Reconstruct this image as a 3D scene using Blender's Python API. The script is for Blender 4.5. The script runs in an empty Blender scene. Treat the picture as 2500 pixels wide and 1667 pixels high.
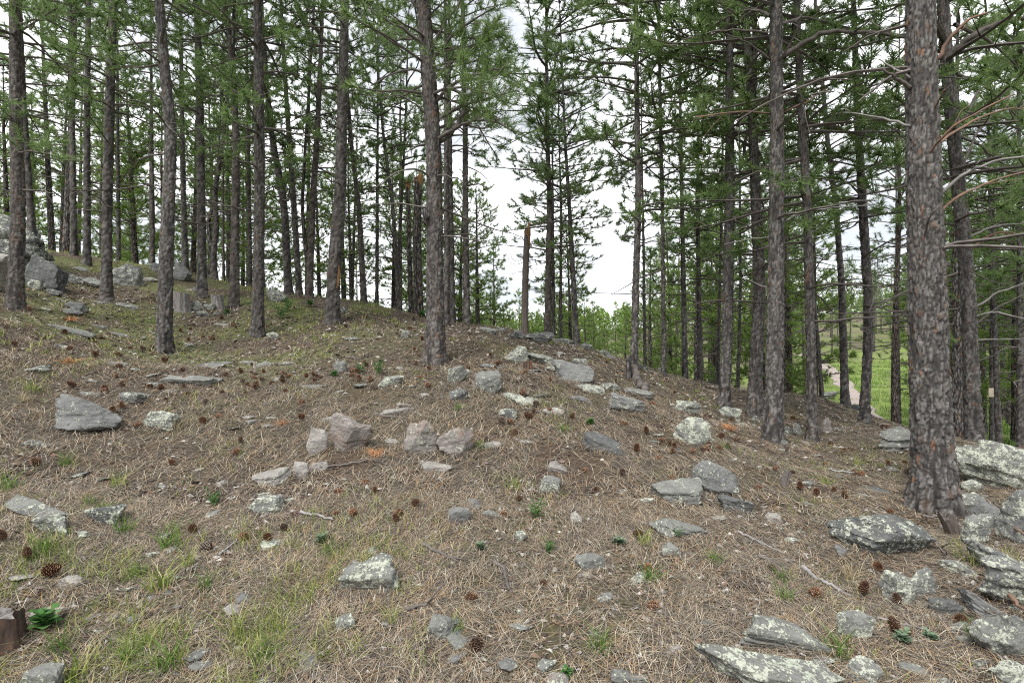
import bpy, math, random
import numpy as np
from mathutils import Vector, Matrix

sc = bpy.context.scene
COL = sc.collection
random.seed(7)
rng = np.random.default_rng(11)
R = math.radians

# ------------------------------------------------------------------ camera
EYE = 1.55
FP = 1389.0                    # focal length in pixels of the 2500 px wide photograph
cam_d = bpy.data.cameras.new('camera')
cam_d.sensor_width = 36.0
cam_d.lens = 36.0 * FP / 2500.0
cam_d.clip_start = 0.05
cam_d.clip_end = 3000
cam = bpy.data.objects.new('camera', cam_d)
COL.objects.link(cam)
cam.location = (0, 0, EYE)
cam.rotation_euler = (R(90), 0, 0)
sc.camera = cam

# ------------------------------------------------------------------ sky, sun, exposure
SUN_EL, SUN_AZ = R(52), R(-150)     # high behind the camera, veiled by cloud
w = bpy.data.worlds.new('World')
sc.world = w
w.use_nodes = True
nt = w.node_tree
nt.nodes.clear()
N = nt.nodes.new
L = nt.links.new
out = N('ShaderNodeOutputWorld')
bg = N('ShaderNodeBackground')
sky = N('ShaderNodeTexSky')
sky.sky_type = 'NISHITA'
sky.sun_disc = False
sky.sun_elevation = SUN_EL
sky.sun_rotation = SUN_AZ
sky.altitude = 1500
geo = N('ShaderNodeTexCoord')
mp = N('ShaderNodeMapping')
mp.inputs['Scale'].default_value = (1.0, 1.0, 3.0)
nz = N('ShaderNodeTexNoise')
nz.inputs['Scale'].default_value = 2.6
nz.inputs['Detail'].default_value = 6
nz.inputs['Roughness'].default_value = 0.55
rp = N('ShaderNodeValToRGB')
rp.color_ramp.elements[0].position = 0.37
rp.color_ramp.elements[0].color = (0.28, 0.292, 0.312, 1)
rp.color_ramp.elements[1].position = 0.55
rp.color_ramp.elements[1].color = (0.60, 0.605, 0.612, 1)
skm = N('ShaderNodeVectorMath')
skm.operation = 'SCALE'
skm.inputs['Scale'].default_value = 0.07
mx = N('ShaderNodeMix')
mx.data_type = 'RGBA'
mx.inputs['Factor'].default_value = 0.93      # closed cloud cover over the clear sky
L(geo.outputs['Generated'], mp.inputs['Vector'])
L(mp.outputs['Vector'], nz.inputs['Vector'])
L(nz.outputs['Fac'], rp.inputs['Fac'])
L(sky.outputs['Color'], skm.inputs[0])
L(skm.outputs['Vector'], mx.inputs['A'])
L(rp.outputs['Color'], mx.inputs['B'])
L(mx.outputs['Result'], bg.inputs['Color'])
bg.inputs['Strength'].default_value = 1.0
L(bg.outputs['Background'], out.inputs['Surface'])

sd = bpy.data.lights.new('sun', 'SUN')
sd.energy = 1.5
sd.angle = R(25)
sd.color = (1.0, 0.965, 0.91)
sun = bpy.data.objects.new('sun', sd)
COL.objects.link(sun)
# direction towards the sun
sdir = Vector((math.sin(SUN_AZ) * math.cos(SUN_EL), math.cos(SUN_AZ) * math.cos(SUN_EL), math.sin(SUN_EL)))
sun.rotation_euler = sdir.to_track_quat('Z', 'Y').to_euler()
sun.location = sdir * 60

vs = sc.view_settings
vs.view_transform = 'Standard'
vs.look = 'None'
vs.exposure = 1.75
vs.gamma = 1.0
vs.use_curve_mapping = False
sc.cycles.filter_width = 1.15
sc.cycles.use_denoising = False
sc.cycles.max_bounces = 6
sc.cycles.diffuse_bounces = 4
sc.cycles.transparent_max_bounces = 4
sc.cycles.caustics_reflective = False
sc.cycles.caustics_refractive = False

# ------------------------------------------------------------------ noise
def _h(i, j, k, s):
    n = (i.astype(np.int64) * 374761393 + j.astype(np.int64) * 668265263 + k.astype(np.int64) * 2147483647 + s * 1274126177) & 0xffffffff
    n = ((n ^ (n >> 13)) * 1274126177) & 0xffffffff
    n = ((n ^ (n >> 16)) * 2246822519) & 0xffffffff
    return ((n ^ (n >> 15)) & 0xffffff) / float(0xffffff)

def vnoise(p, s=0):
    p = np.asarray(p, float)
    i = np.floor(p)
    f = p - i
    f = f * f * (3 - 2 * f)
    i = i.astype(np.int64)
    r = 0
    for dx in (0, 1):
        for dy in (0, 1):
            for dz in (0, 1):
                wt = (f[:, 0] if dx else 1 - f[:, 0]) * (f[:, 1] if dy else 1 - f[:, 1]) * (f[:, 2] if dz else 1 - f[:, 2])
                r = r + wt * _h(i[:, 0] + dx, i[:, 1] + dy, i[:, 2] + dz, s)
    return r * 2 - 1

def fbm(p, s=0, o=4, g=0.5):
    a, r, q = 1.0, 0, np.asarray(p, float)
    for k in range(o):
        r = r + a * vnoise(q, s + 17 * k)
        q = q * 2.03 + 5.1
        a *= g
    return r

# ------------------------------------------------------------------ mesh helpers
def mesh(name, v, f, mats, smooth=False, attrs=None, matidx=None):
    """v: (n,3) array; f: (m,3|4) array or list of arrays"""
    fs = f if isinstance(f, list) else [f]
    fs = [np.asarray(x, np.int32) for x in fs if len(x)]
    me = bpy.data.meshes.new(name)
    v = np.asarray(v, np.float32)
    me.vertices.add(len(v))
    me.vertices.foreach_set('co', v.ravel())
    loops = np.concatenate([x.ravel() for x in fs])
    tot = np.concatenate([np.full(len(x), x.shape[1], np.int32) for x in fs])
    me.loops.add(len(loops))
    me.loops.foreach_set('vertex_index', loops)
    me.polygons.add(len(tot))
    start = np.concatenate([[0], np.cumsum(tot)[:-1]]).astype(np.int32)
    me.polygons.foreach_set('loop_start', start)
    me.polygons.foreach_set('loop_total', tot)
    for m in (mats if isinstance(mats, (list, tuple)) else [mats]):
        me.materials.append(m)
    if matidx is not None:
        me.polygons.foreach_set('material_index', np.asarray(matidx, np.int32))
    me.polygons.foreach_set('use_smooth', np.full(len(tot), smooth))
    me.update(calc_edges=True)
    for k, a in (attrs or {}).items():
        at = me.attributes.new(k, 'FLOAT', 'POINT')
        at.data.foreach_set('value', np.asarray(a, np.float32))
    me.validate()
    return me

def put(name, me, loc=(0, 0, 0), parent=None, rot=(0, 0, 0), scale=(1, 1, 1)):
    o = bpy.data.objects.new(name, me)
    COL.objects.link(o)
    o.location = loc
    o.rotation_euler = rot
    o.scale = scale
    if parent:
        o.parent = parent
    return o

def tag(o, label=None, cat=None, group=None, kind=None):
    if label: o['label'] = label
    if cat: o['category'] = cat
    if group: o['group'] = group
    if kind: o['kind'] = kind
    return o

class MB:
    """collects pieces of one part"""
    def __init__(s):
        s.v, s.q, s.t, s.n, s.mq, s.mt = [], [], [], 0, [], []
    def add(s, v, q=None, t=None, m=0):
        v = np.asarray(v, float)
        s.v.append(v)
        if q is not None and len(q):
            s.q.append(np.asarray(q) + s.n); s.mq += [m] * len(q)
        if t is not None and len(t):
            s.t.append(np.asarray(t) + s.n); s.mt += [m] * len(t)
        s.n += len(v)
    def mesh(s, name, mats, smooth=False):
        f = []
        if s.q: f.append(np.concatenate(s.q))
        if s.t: f.append(np.concatenate(s.t))
        return mesh(name, np.concatenate(s.v), f, mats, smooth, None, s.mq + s.mt)

def tube(path, rad, sides=5, cap=True):
    """swept tube along a polyline"""
    P = np.asarray(path, float)
    n = len(P)
    T = np.gradient(P, axis=0)
    T /= np.linalg.norm(T, axis=1)[:, None] + 1e-9
    ref = np.array([0, 0, 1.0]) if abs(T[0][2]) < 0.9 else np.array([1.0, 0, 0])
    U = np.zeros_like(P)
    u = ref - T[0] * (ref @ T[0])
    for i in range(n):
        u = u - T[i] * (u @ T[i])
        u = u / (np.linalg.norm(u) + 1e-9)
        U[i] = u
    W = np.cross(T, U)
    a = np.linspace(0, 2 * np.pi, sides, endpoint=False)
    r = np.broadcast_to(np.asarray(rad, float), (n,))
    V = P[:, None, :] + r[:, None, None] * (np.cos(a)[None, :, None] * U[:, None, :] + np.sin(a)[None, :, None] * W[:, None, :])
    V = V.reshape(-1, 3)
    i, j = np.meshgrid(np.arange(n - 1), np.arange(sides), indexing='ij')
    j2 = (j + 1) % sides
    Q = np.stack([i * sides + j, i * sides + j2, (i + 1) * sides + j2, (i + 1) * sides + j], -1).reshape(-1, 4)
    T3 = np.zeros((0, 3), int)
    if cap:
        V = np.vstack([V, P[-1:], P[:1]])
        k = np.arange(sides)
        top = np.stack([(n - 1) * sides + k, (n - 1) * sides + (k + 1) % sides, np.full(sides, n * sides)], -1)
        bot = np.stack([(k + 1) % sides, k, np.full(sides, n * sides + 1)], -1)
        T3 = np.vstack([top, bot])
    return V, Q, T3

# ------------------------------------------------------------------ materials
def mat(name, rough=0.85):
    m = bpy.data.materials.new(name)
    m.use_nodes = True
    b = m.node_tree.nodes['Principled BSDF']
    b.inputs['Roughness'].default_value = rough
    b.inputs['Specular IOR Level'].default_value = 0.25
    return m, m.node_tree, b

def nd(t, kind, **kw):
    n = t.nodes.new(kind)
    for k, v in kw.items():
        if k in n.inputs.keys():
            n.inputs[k].default_value = v
        else:
            setattr(n, k, v)
    return n

def ramp(t, fac, stops, interp='LINEAR'):
    r = t.nodes.new('ShaderNodeValToRGB')
    r.color_ramp.interpolation = interp
    e = r.color_ramp.elements
    while len(e) < len(stops):
        e.new(0.5)
    for x, (p, c) in zip(e, stops):
        x.position = p
        x.color = (*c, 1) if len(c) == 3 else c
    t.links.new(fac, r.inputs['Fac'])
    return r.outputs['Color']

def mixc(t, fac, a, b, mode='MIX'):
    m = t.nodes.new('ShaderNodeMix')
    m.data_type = 'RGBA'
    m.blend_type = mode
    for s, x in (('Factor', fac), ('A', a), ('B', b)):
        if isinstance(x, bpy.types.NodeSocket):
            t.links.new(x, m.inputs[s])
        else:
            m.inputs[s].default_value = x if s == 'Factor' else (*x, 1)
    return m.outputs['Result']

def mathn(t, op, a, b=0.0):
    m = t.nodes.new('ShaderNodeMath')
    m.operation = op
    for i, x in enumerate((a, b)):
        if isinstance(x, bpy.types.NodeSocket):
            t.links.new(x, m.inputs[i])
        else:
            m.inputs[i].default_value = x
    return m.outputs[0]

def noise(t, vec, scale, detail=5, rough=0.6):
    n = nd(t, 'ShaderNodeTexNoise', Scale=scale, Detail=detail, Roughness=rough)
    if vec is not None:
        t.links.new(vec, n.inputs['Vector'])
    return n.outputs['Fac']

def bump(t, b, h, strength=0.5, dist=0.02):
    n = nd(t, 'ShaderNodeBump', Strength=strength, Distance=dist)
    t.links.new(h, n.inputs['Height'])
    t.links.new(n.outputs['Normal'], b.inputs['Normal'])

def wpos(t):
    return t.nodes.new('ShaderNodeNewGeometry').outputs['Position']

def opos(t):
    return t.nodes.new('ShaderNodeTexCoord').outputs['Object']

def isl(t):
    return t.nodes.new('ShaderNodeNewGeometry').outputs['Random Per Island']

def attr(t, n):
    return nd(t, 'ShaderNodeAttribute', attribute_name=n).outputs['Fac']

def orand(t):
    return t.nodes.new('ShaderNodeObjectInfo').outputs['Random']

# ------------------------------------------------------------------ terrain
def unproj(tx, ty, d):
    return np.array([(tx - 1250) / FP * d, d, EYE + (833.5 - ty) / FP * d])

CTRL = []
def cp(tx, ty, d): CTRL.append(unproj(tx, ty, d))
def cw(x, y, z): CTRL.append(np.array([x, y, z], float))
for tx in (0, 600, 1250, 1900, 2500): cp(tx, 1667, 2.58)
for a, b in ((-4, 0), (4, 0), (0, -3), (-8, -6), (8, -6), (0, -14), (-14, 0), (14, 0), (-2, 1), (2, 1)): cw(a, b, 0.04 * abs(a) * (1 if a < 0 else -1) * 0.3)
# measured foot points of trees and rocks
for p in ((37, 757, 7.8), (260, 739, 10), (399, 856, 8.0), (627, 818, 9.2), (808, 789, 9.8), (1063, 875, 7.6),
          (1765, 1000, 8.3), (1887, 1074, 6.6), (1982, 1062, 7.4), (2110, 1034, 8.6), (2285, 1238, 4.6), (2378, 1084, 6.8),
          (213, 645, 13), (494, 707, 12), (574, 744, 11), (181, 620, 15), (80, 640, 11.5),
          (903, 744, 13), (1063, 789, 11.5), (1222, 802, 11.5), (1323, 834, 10.6), (1403, 845, 10.6), (1557, 905, 9.0), (1621, 925, 9.2),
          (1807, 950, 10.8), (2020, 975, 11.5), (2090, 1005, 11.5), (2232, 1063, 9.5), (2450, 1100, 8.5),
          (200, 1060, 5.0), (85, 1270, 3.75), (463, 940, 6.4), (860, 1110, 4.9), (1071, 1118, 4.8), (1650, 1240, 4.2), (1690, 1085, 5.6),
          (2155, 1350, 3.7), (2450, 1350, 3.7), (903, 1440, 3.2), (1194, 955, 6.2), (1397, 935, 7.3), (2470, 1560, 2.75), (300, 650, 13.0), (440, 675, 13)):
    cp(*p)
# behind the crest the ground drops into a shallow valley and rises again
for x, y, z in ((-13, 20, 3.4), (-6, 20, 2.2), (-1, 19, 0.9), (3.5, 19, -0.4), (9, 20, -1.2), (14, 20, -1.7),
                (-24, 30, 2.2), (-10, 32, 0.4), (2, 32, -2.2), (12, 30, -2.3), (19, 30, -2.2), (28, 30, -2.3),
                (-50, 55, -1), (-20, 60, -3), (5, 60, -3.2), (33, 52, -0.9), (50, 52, -1.0),
                (-80, 120, -3), (0, 120, -3.0), (60, 100, 3.5), (95, 100, 4.0), (-60, 10, 3), (60, 10, -3), (-25, 8, 4.0), (25, 6, -0.9),
                (0, 260, 4), (150, 260, 14), (-200, 260, 2), (0, 600, 8), (400, 500, 18), (-400, 500, 8),
                (-200, -100, -4), (200, -100, -6), (0, -400, -8), (600, 0, 0), (-600, 0, 0)):
    cw(x, y, z)
CTRL = np.array(CTRL)

def warp(x, y):
    r = np.hypot(x, y) + 1e-6
    k = np.log1p(r / 4.0) / r
    return np.stack([x * k, y * k], -1)

def _tps_k(a, b):
    d2 = ((a[:, None, :] - b[None, :, :]) ** 2).sum(-1)
    return d2 * np.log(d2 + 1e-12) * 0.5
_A = warp(CTRL[:, 0], CTRL[:, 1])
_n = len(_A)
_M = np.zeros((_n + 3, _n + 3))
_M[:_n, :_n] = _tps_k(_A, _A) + np.eye(_n) * 0.004
_P = np.hstack([np.ones((_n, 1)), _A])
_M[:_n, _n:] = _P
_M[_n:, :_n] = _P.T
_W = np.linalg.solve(_M, np.concatenate([CTRL[:, 2], np.zeros(3)]))

def gz_smooth(x, y):
    x = np.atleast_1d(np.asarray(x, float)); y = np.atleast_1d(np.asarray(y, float))
    q = warp(x, y)
    res = np.empty(len(q))
    for s in range(0, len(q), 20000):
        e = q[s:s + 20000]
        res[s:s + 20000] = _tps_k(e, _A) @ _W[:_n] + _W[_n] + e @ _W[_n + 1:]
    return res

def gz(x, y):
    """ground height"""
    x = np.atleast_1d(np.asarray(x, float)); y = np.atleast_1d(np.asarray(y, float))
    z = gz_smooth(x, y)
    p = np.stack([x, y, np.zeros_like(x)], -1)
    return z + 0.045 * fbm(p * 0.9, 3, 3) + 0.014 * fbm(p * 5.0, 9, 3)

def gzf(x, y):
    return float(gz(x, y)[0])

_DD = np.exp(np.linspace(np.log(1.8), np.log(70), 900))
def hit(tx, ty):
    """depth at which the line of sight through a photo pixel first meets the ground"""
    X = (tx - 1250) / FP * _DD
    Z = EYE + (833.5 - ty) / FP * _DD
    b = (Z - gz_smooth(X, _DD)) < 0
    if not b.any():
        return None
    return float(_DD[int(np.argmax(b))])

def gpoint(tx, ty, fallback=12.0):
    d = hit(tx, ty) or fallback
    x = (tx - 1250) / FP * d
    return np.array([x, d, gzf(x, d)]), d

def gnormal(x, y, e=0.25):
    z = gz_smooth([x - e, x + e, x, x], [y, y, y - e, y + e])
    n = Vector((-(z[1] - z[0]) / (2 * e), -(z[3] - z[2]) / (2 * e), 1))
    return n.normalized()

# ground sheet: rings widening outward from the viewer's feet
az = np.concatenate([np.arange(-50, 50, 0.36), np.arange(50, 310, 5.0)])
az = np.radians(az)
rr = [0.3]
while rr[-1] < 900:
    rr.append(rr[-1] * (1.024 if rr[-1] < 60 else 1.05))
rr = np.array(rr)
na, nr = len(az), len(rr)
RR, AZ = np.meshgrid(rr, az, indexing='ij')
gx, gy = (RR * np.sin(AZ)).ravel(), (RR * np.cos(AZ)).ravel()
gzv = gz(gx, gy)
i, j = np.meshgrid(np.arange(nr - 1), np.arange(na), indexing='ij')
GQ = np.stack([i * na + j, i * na + (j + 1) % na, (i + 1) * na + (j + 1) % na, (i + 1) * na + j], -1).reshape(-1, 4)[:, ::-1]
GV = np.vstack([np.stack([gx, gy, gzv], -1), [[0, 0, gzf(0, 0)]]])
k = np.arange(na)
GT = np.stack([np.full(na, len(GV) - 1), (k + 1) % na, k], -1)

def sstep(a, b, x):
    t = np.clip((x - a) / (b - a), 0, 1)
    return t * t * (3 - 2 * t)

def grass_cover(x, y):
    """how green the ground cover is: meadow in the valley, patchy on the rise"""
    p = np.stack([x, y, np.zeros_like(x)], -1)
    n = fbm(p * 0.35, 21, 3)
    n2 = fbm(p * 1.3, 22, 3)
    valley = sstep(15, 24, np.hypot(x, y)) * np.clip(0.42 + 0.6 * n, 0, 1)
    u = x / np.clip(y, 1, None)
    mead = sstep(17, 22, y) * sstep(0.50, 0.56, u + 0.02 * n2) * sstep(70, 55, y + 6 * n)
    mead = mead * (0.80 + 0.35 * n2)
    valley = valley * (1 - 0.6 * sstep(70, 110, y))
    left = sstep(-1.0, -4.5, x) * sstep(5.0, 8.0, y) * 0.30 + sstep(-0.3, -1.4, x) * sstep(3.9, 2.9, y) * 0.22
    left = left + 0.10 * sstep(-0.1, 0.5, n)
    return np.clip(np.maximum(np.maximum(valley, mead * 1.0), (left + 0.05) * sstep(-0.25, 0.5, n2 + 0.1) * 1.2), 0, 1)

SOIL = []       # patches of bare earth (world x, y, rx, ry)
for tx, ty, wx, wy in ((1410, 1125, 210, 45), (1330, 1575, 130, 90), (850, 1150, 150, 30), (1790, 1450, 160, 50), (1050, 1580, 60, 40), (880, 960, 120, 18), (1180, 1560, 90, 60)):
    P, d = gpoint(tx, ty)
    d2 = hit(tx, ty - wy) or d * 1.2
    SOIL.append((P[0], P[1], wx / 2 * d / FP, max(d2 - d, 0.1)))

def soil_cover(x, y):
    s = np.zeros_like(x)
    p = np.stack([x, y, np.zeros_like(x)], -1)
    n = fbm(p * 4.0, 31, 3) * 0.35
    for sx, sy, rx, ry in SOIL:
        q = np.hypot((x - sx) / rx, (y - sy) / ry) + n
        s = np.maximum(s, sstep(1.15, 0.55, q))
    return s

gm, t, b = mat('forest_floor', 0.95)
P3 = wpos(t)
n1 = noise(t, P3, 2.2, 6, 0.65)
n2 = noise(t, P3, 38, 5, 0.7)
st = nd(t, 'ShaderNodeMapping', Scale=(90, 26, 60), Rotation=(0, 0, 0.6))
t.links.new(P3, st.inputs['Vector'])
n3 = noise(t, st.outputs['Vector'], 1.0, 4, 0.7)
c = ramp(t, n2, [(0.28, (0.024, 0.019, 0.016)), (0.5, (0.082, 0.067, 0.053)), (0.72, (0.205, 0.172, 0.130))])
c2 = ramp(t, n3, [(0.3, (0.026, 0.020, 0.017)), (0.55, (0.114, 0.091, 0.067)), (0.75, (0.28, 0.232, 0.165))])
c = mixc(t, 0.55, c, c2)
c = mixc(t, mathn(t, 'MULTIPLY', ramp(t, n1, [(0.35, (0, 0, 0)), (0.7, (1, 1, 1))]), 0.28), c, (0.118, 0.084, 0.052))
sl = attr(t, 'soil')
c = mixc(t, sl, c, mixc(t, n2, (0.050, 0.034, 0.025), (0.125, 0.089, 0.064)))
gr = attr(t, 'grass')
gc = ramp(t, noise(t, P3, 9, 5, 0.7), [(0.3, (0.085, 0.125, 0.024)), (0.55, (0.155, 0.22, 0.044)), (0.75, (0.25, 0.28, 0.09))])
c = mixc(t, gr, c, gc)
t.links.new(c, b.inputs['Base Color'])
bump(t, b, mathn(t, 'ADD', n2, n3), 0.9, 0.03)
gxv, gyv = GV[:, 0], GV[:, 1]
gme = mesh('ground', GV, [GQ, GT], gm, True, {'grass': grass_cover(gxv, gyv), 'soil': soil_cover(gxv, gyv)})
ground = tag(put('ground', gme), 'needle-strewn forest slope rising to a low crest', None, None, 'structure')

# pale gravel path crossing the valley meadow
pm, t, b = mat('path_gravel', 0.95)
P3 = wpos(t)
t.links.new(ramp(t, noise(t, P3, 12, 5, 0.7), [(0.3, (0.20, 0.165, 0.15)), (0.7, (0.33, 0.285, 0.265))]), b.inputs['Base Color'])
pc = np.array([(2150, 1050, 20), (2112, 1008, 29), (2082, 965, 38), (2045, 925, 48), (2005, 888, 58), (1950, 868, 68)], float)
px = (pc[:, 0] - 1250) / FP * pc[:, 2]
ctr = np.stack([np.interp(np.linspace(0, 5, 60), np.arange(6), px), np.interp(np.linspace(0, 5, 60), np.arange(6), pc[:, 2])], -1)
tg = np.gradient(ctr, axis=0)
tg /= np.linalg.norm(tg, axis=1)[:, None]
nm = np.stack([tg[:, 1], -tg[:, 0]], -1)
ws = np.linspace(-0.6, 0.6, 7)
pv = ctr[:, None, :] + nm[:, None, :] * ws[None, :, None] * (1 + 0.12 * np.sin(np.arange(60) * 0.9) + 0.15 * rng.normal(0, 1, 60))[:, None, None]
pv = pv.reshape(-1, 2)
pz = gz(pv[:, 0], pv[:, 1]) + 0.12 - 0.10 * (np.abs(np.tile(ws, 60)) > 0.55)
i, j = np.meshgrid(np.arange(59), np.arange(6), indexing='ij')
pq = np.stack([i * 7 + j, i * 7 + j + 1, (i + 1) * 7 + j + 1, (i + 1) * 7 + j], -1).reshape(-1, 4)
tag(put('path', mesh('path', np.column_stack([pv, pz]), pq, pm, True)), 'pale gravel path winding through the green valley', None, None, 'structure')

# ------------------------------------------------------------------ tree materials
def bark_material(name, use_attr):
    m, t, b = mat(name, 0.9)
    P3 = opos(t)
    if use_attr:
        pl, fu = attr(t, 'plate'), attr(t, 'furrow')
    else:
        mpn = nd(t, 'ShaderNodeMapping', Scale=(1, 1, 0.32))
        t.links.new(P3, mpn.inputs['Vector'])
        vo = nd(t, 'ShaderNodeTexVoronoi', Scale=26.0)
        t.links.new(mpn.outputs['Vector'], vo.inputs['Vector'])
        sep = nd(t, 'ShaderNodeSeparateColor')
        t.links.new(vo.outputs['Color'], sep.inputs[0])
        pl = sep.outputs[0]
        fu = ramp(t, vo.outputs['Distance'], [(0.35, (0, 0, 0)), (0.75, (1, 1, 1))])
    nn = noise(t, P3, 60, 5, 0.7)
    n2 = noise(t, P3, 2.3, 4, 0.6)
    c = ramp(t, pl, [(0.10, (0.058, 0.054, 0.052)), (0.40, (0.112, 0.106, 0.101)), (0.64, (0.215, 0.206, 0.198)), (0.79, (0.15, 0.135, 0.125)), (0.88, (0.122, 0.094, 0.078)), (0.955, (0.19, 0.12, 0.084)), (1.0, (0.26, 0.13, 0.075))])
    c = mixc(t, mathn(t, 'MULTIPLY', ramp(t, n2, [(0.45, (0, 0, 0)), (0.7, (1, 1, 1))]), 0.40), c, (0.108, 0.092, 0.084))
    ob = orand(t)
    c = mixc(t, mathn(t, 'MULTIPLY', mathn(t, 'POWER', ob, 4.0), 0.45), c, (0.140, 0.100, 0.082))
    c = mixc(t, mathn(t, 'MULTIPLY', fu, 0.92), c, (0.017, 0.015, 0.014))
    c = mixc(t, 0.42, c, ramp(t, nn, [(0.25, (0.25, 0.25, 0.25)), (0.75, (1.0, 1.0, 1.0))]), 'MULTIPLY')
    li = noise(t, P3, 7.0, 6, 0.7)
    c = mixc(t, mathn(t, 'MULTIPLY', ramp(t, li, [(0.60, (0, 0, 0)), (0.68, (1, 1, 1))]), 0.35), c, (0.21, 0.225, 0.205))
    t.links.new(c, b.inputs['Base Color'])
    h = mathn(t, 'SUBTRACT', mathn(t, 'MULTIPLY', nn, 0.35), 0.0 if use_attr else fu)
    bump(t, b, h, 0.8, 0.012 if use_attr else 0.03)
    return m
M_BARK = bark_material('bark_plated', True)
M_BARKF = bark_material('bark_far', False)

def simple(name, stops, scale=20, rough=0.9, bmp=0.4, obj=True, stretch=(1, 1, 1)):
    m, t, b = mat(name, rough)
    mpn = nd(t, 'ShaderNodeMapping', Scale=stretch)
    t.links.new(opos(t) if obj else wpos(t), mpn.inputs['Vector'])
    n = noise(t, mpn.outputs['Vector'], scale, 5, 0.7)
    t.links.new(ramp(t, n, stops), b.inputs['Base Color'])
    bump(t, b, n, bmp, 0.01)
    return m
M_TWIG = simple('limb_bark', [(0.3, (0.060, 0.052, 0.048)), (0.7, (0.150, 0.132, 0.122))], 9)
M_SILVER = simple('silver_deadwood', [(0.3, (0.12, 0.112, 0.106)), (0.7, (0.29, 0.278, 0.27))], 16)
M_SNAG = simple('snag_wood', [(0.3, (0.055, 0.044, 0.038)), (0.55, (0.105, 0.088, 0.078)), (0.8, (0.17, 0.15, 0.135))], 10, stretch=(3, 3, 0.35))
M_RUST = simple('rusty_branch_bark', [(0.3, (0.10, 0.072, 0.06)), (0.6, (0.19, 0.12, 0.085)), (0.75, (0.30, 0.15, 0.085))], 14)
M_SPLIT = simple('split_orange_wood', [(0.3, (0.15, 0.08, 0.04)), (0.6, (0.28, 0.16, 0.075)), (0.8, (0.40, 0.27, 0.15))], 14, stretch=(4, 4, 0.5))
M_GREYWOOD = simple('weathered_stump_wood', [(0.3, (0.07, 0.064, 0.06)), (0.55, (0.19, 0.178, 0.17)), (0.8, (0.33, 0.315, 0.30))], 22, stretch=(2.5, 2.5, 0.25))
M_CHAR = simple('charred_stump_wood', [(0.3, (0.018, 0.015, 0.014)), (0.55, (0.09, 0.06, 0.045)), (0.75, (0.32, 0.13, 0.05))], 14, stretch=(2, 2, 0.4))
M_CUT = simple('sawn_wood_face', [(0.3, (0.22, 0.18, 0.15)), (0.7, (0.42, 0.35, 0.29))], 18)

def needle_material(name, dark, mid, lite):
    m, t, b = mat(name, 0.55)
    f = isl(t)
    n = noise(t, wpos(t), 0.9, 3, 0.6)
    fac = mathn(t, 'ADD', mathn(t, 'MULTIPLY', f, 0.5), mathn(t, 'MULTIPLY', n, 0.55))
    c = ramp(t, fac, [(0.18, dark), (0.52, mid), (0.85, lite)])
    ob = orand(t)
    c = mixc(t, mathn(t, 'MULTIPLY', ob, 0.35), c, tuple(x * 1.35 for x in mid))
    t.links.new(c, b.inputs['Base Color'])
    tr = t.nodes.new('ShaderNodeBsdfTranslucent')
    t.links.new(c, tr.inputs['Color'])
    ms = t.nodes.new('ShaderNodeMixShader')
    ms.inputs[0].default_value = 0.6
    o = t.nodes['Material Output']
    t.links.new(b.outputs[0], ms.inputs[1])
    t.links.new(tr.outputs[0], ms.inputs[2])
    t.links.new(ms.outputs[0], o.inputs['Surface'])
    return m
M_NEED = needle_material('pine_needles', (0.058, 0.100, 0.034), (0.142, 0.220, 0.078), (0.28, 0.365, 0.140))
M_NEEDY = needle_material('young_pine_needles', (0.072, 0.120, 0.030), (0.165, 0.255, 0.062), (0.30, 0.39, 0.11))

# ------------------------------------------------------------------ trunk with plated bark
def plates(a, bb, C, seed):
    """cellular plates on a cylinder: returns furrow (0 plate .. 1 crack) and a random per plate"""
    ai, bi = np.floor(a).astype(np.int64), np.floor(bb).astype(np.int64)
    f1 = np.full(a.shape, 9.0); f2 = np.full(a.shape, 9.0); pid = np.zeros(a.shape)
    for da in (-1, 0, 1):
        for db in (-1, 0, 1):
            ca, cb = ai + da, bi + db
            cm = np.mod(ca, C)
            jx = _h(cm, cb, cm * 0, seed); jy = _h(cm, cb, cm * 0 + 1, seed)
            d = np.hypot((ca + 0.15 + 0.7 * jx - a), (cb + 0.1 + 0.8 * jy - bb) * 1.15)
            nw = d < f1
            f2 = np.where(nw, f1, np.minimum(f2, d))
            pid = np.where(nw, _h(cm, cb, cm * 0 + 2, seed), pid)
            f1 = np.where(nw, d, f1)
    return 1 - sstep(0.05, 0.36, f2 - f1), pid

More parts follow.
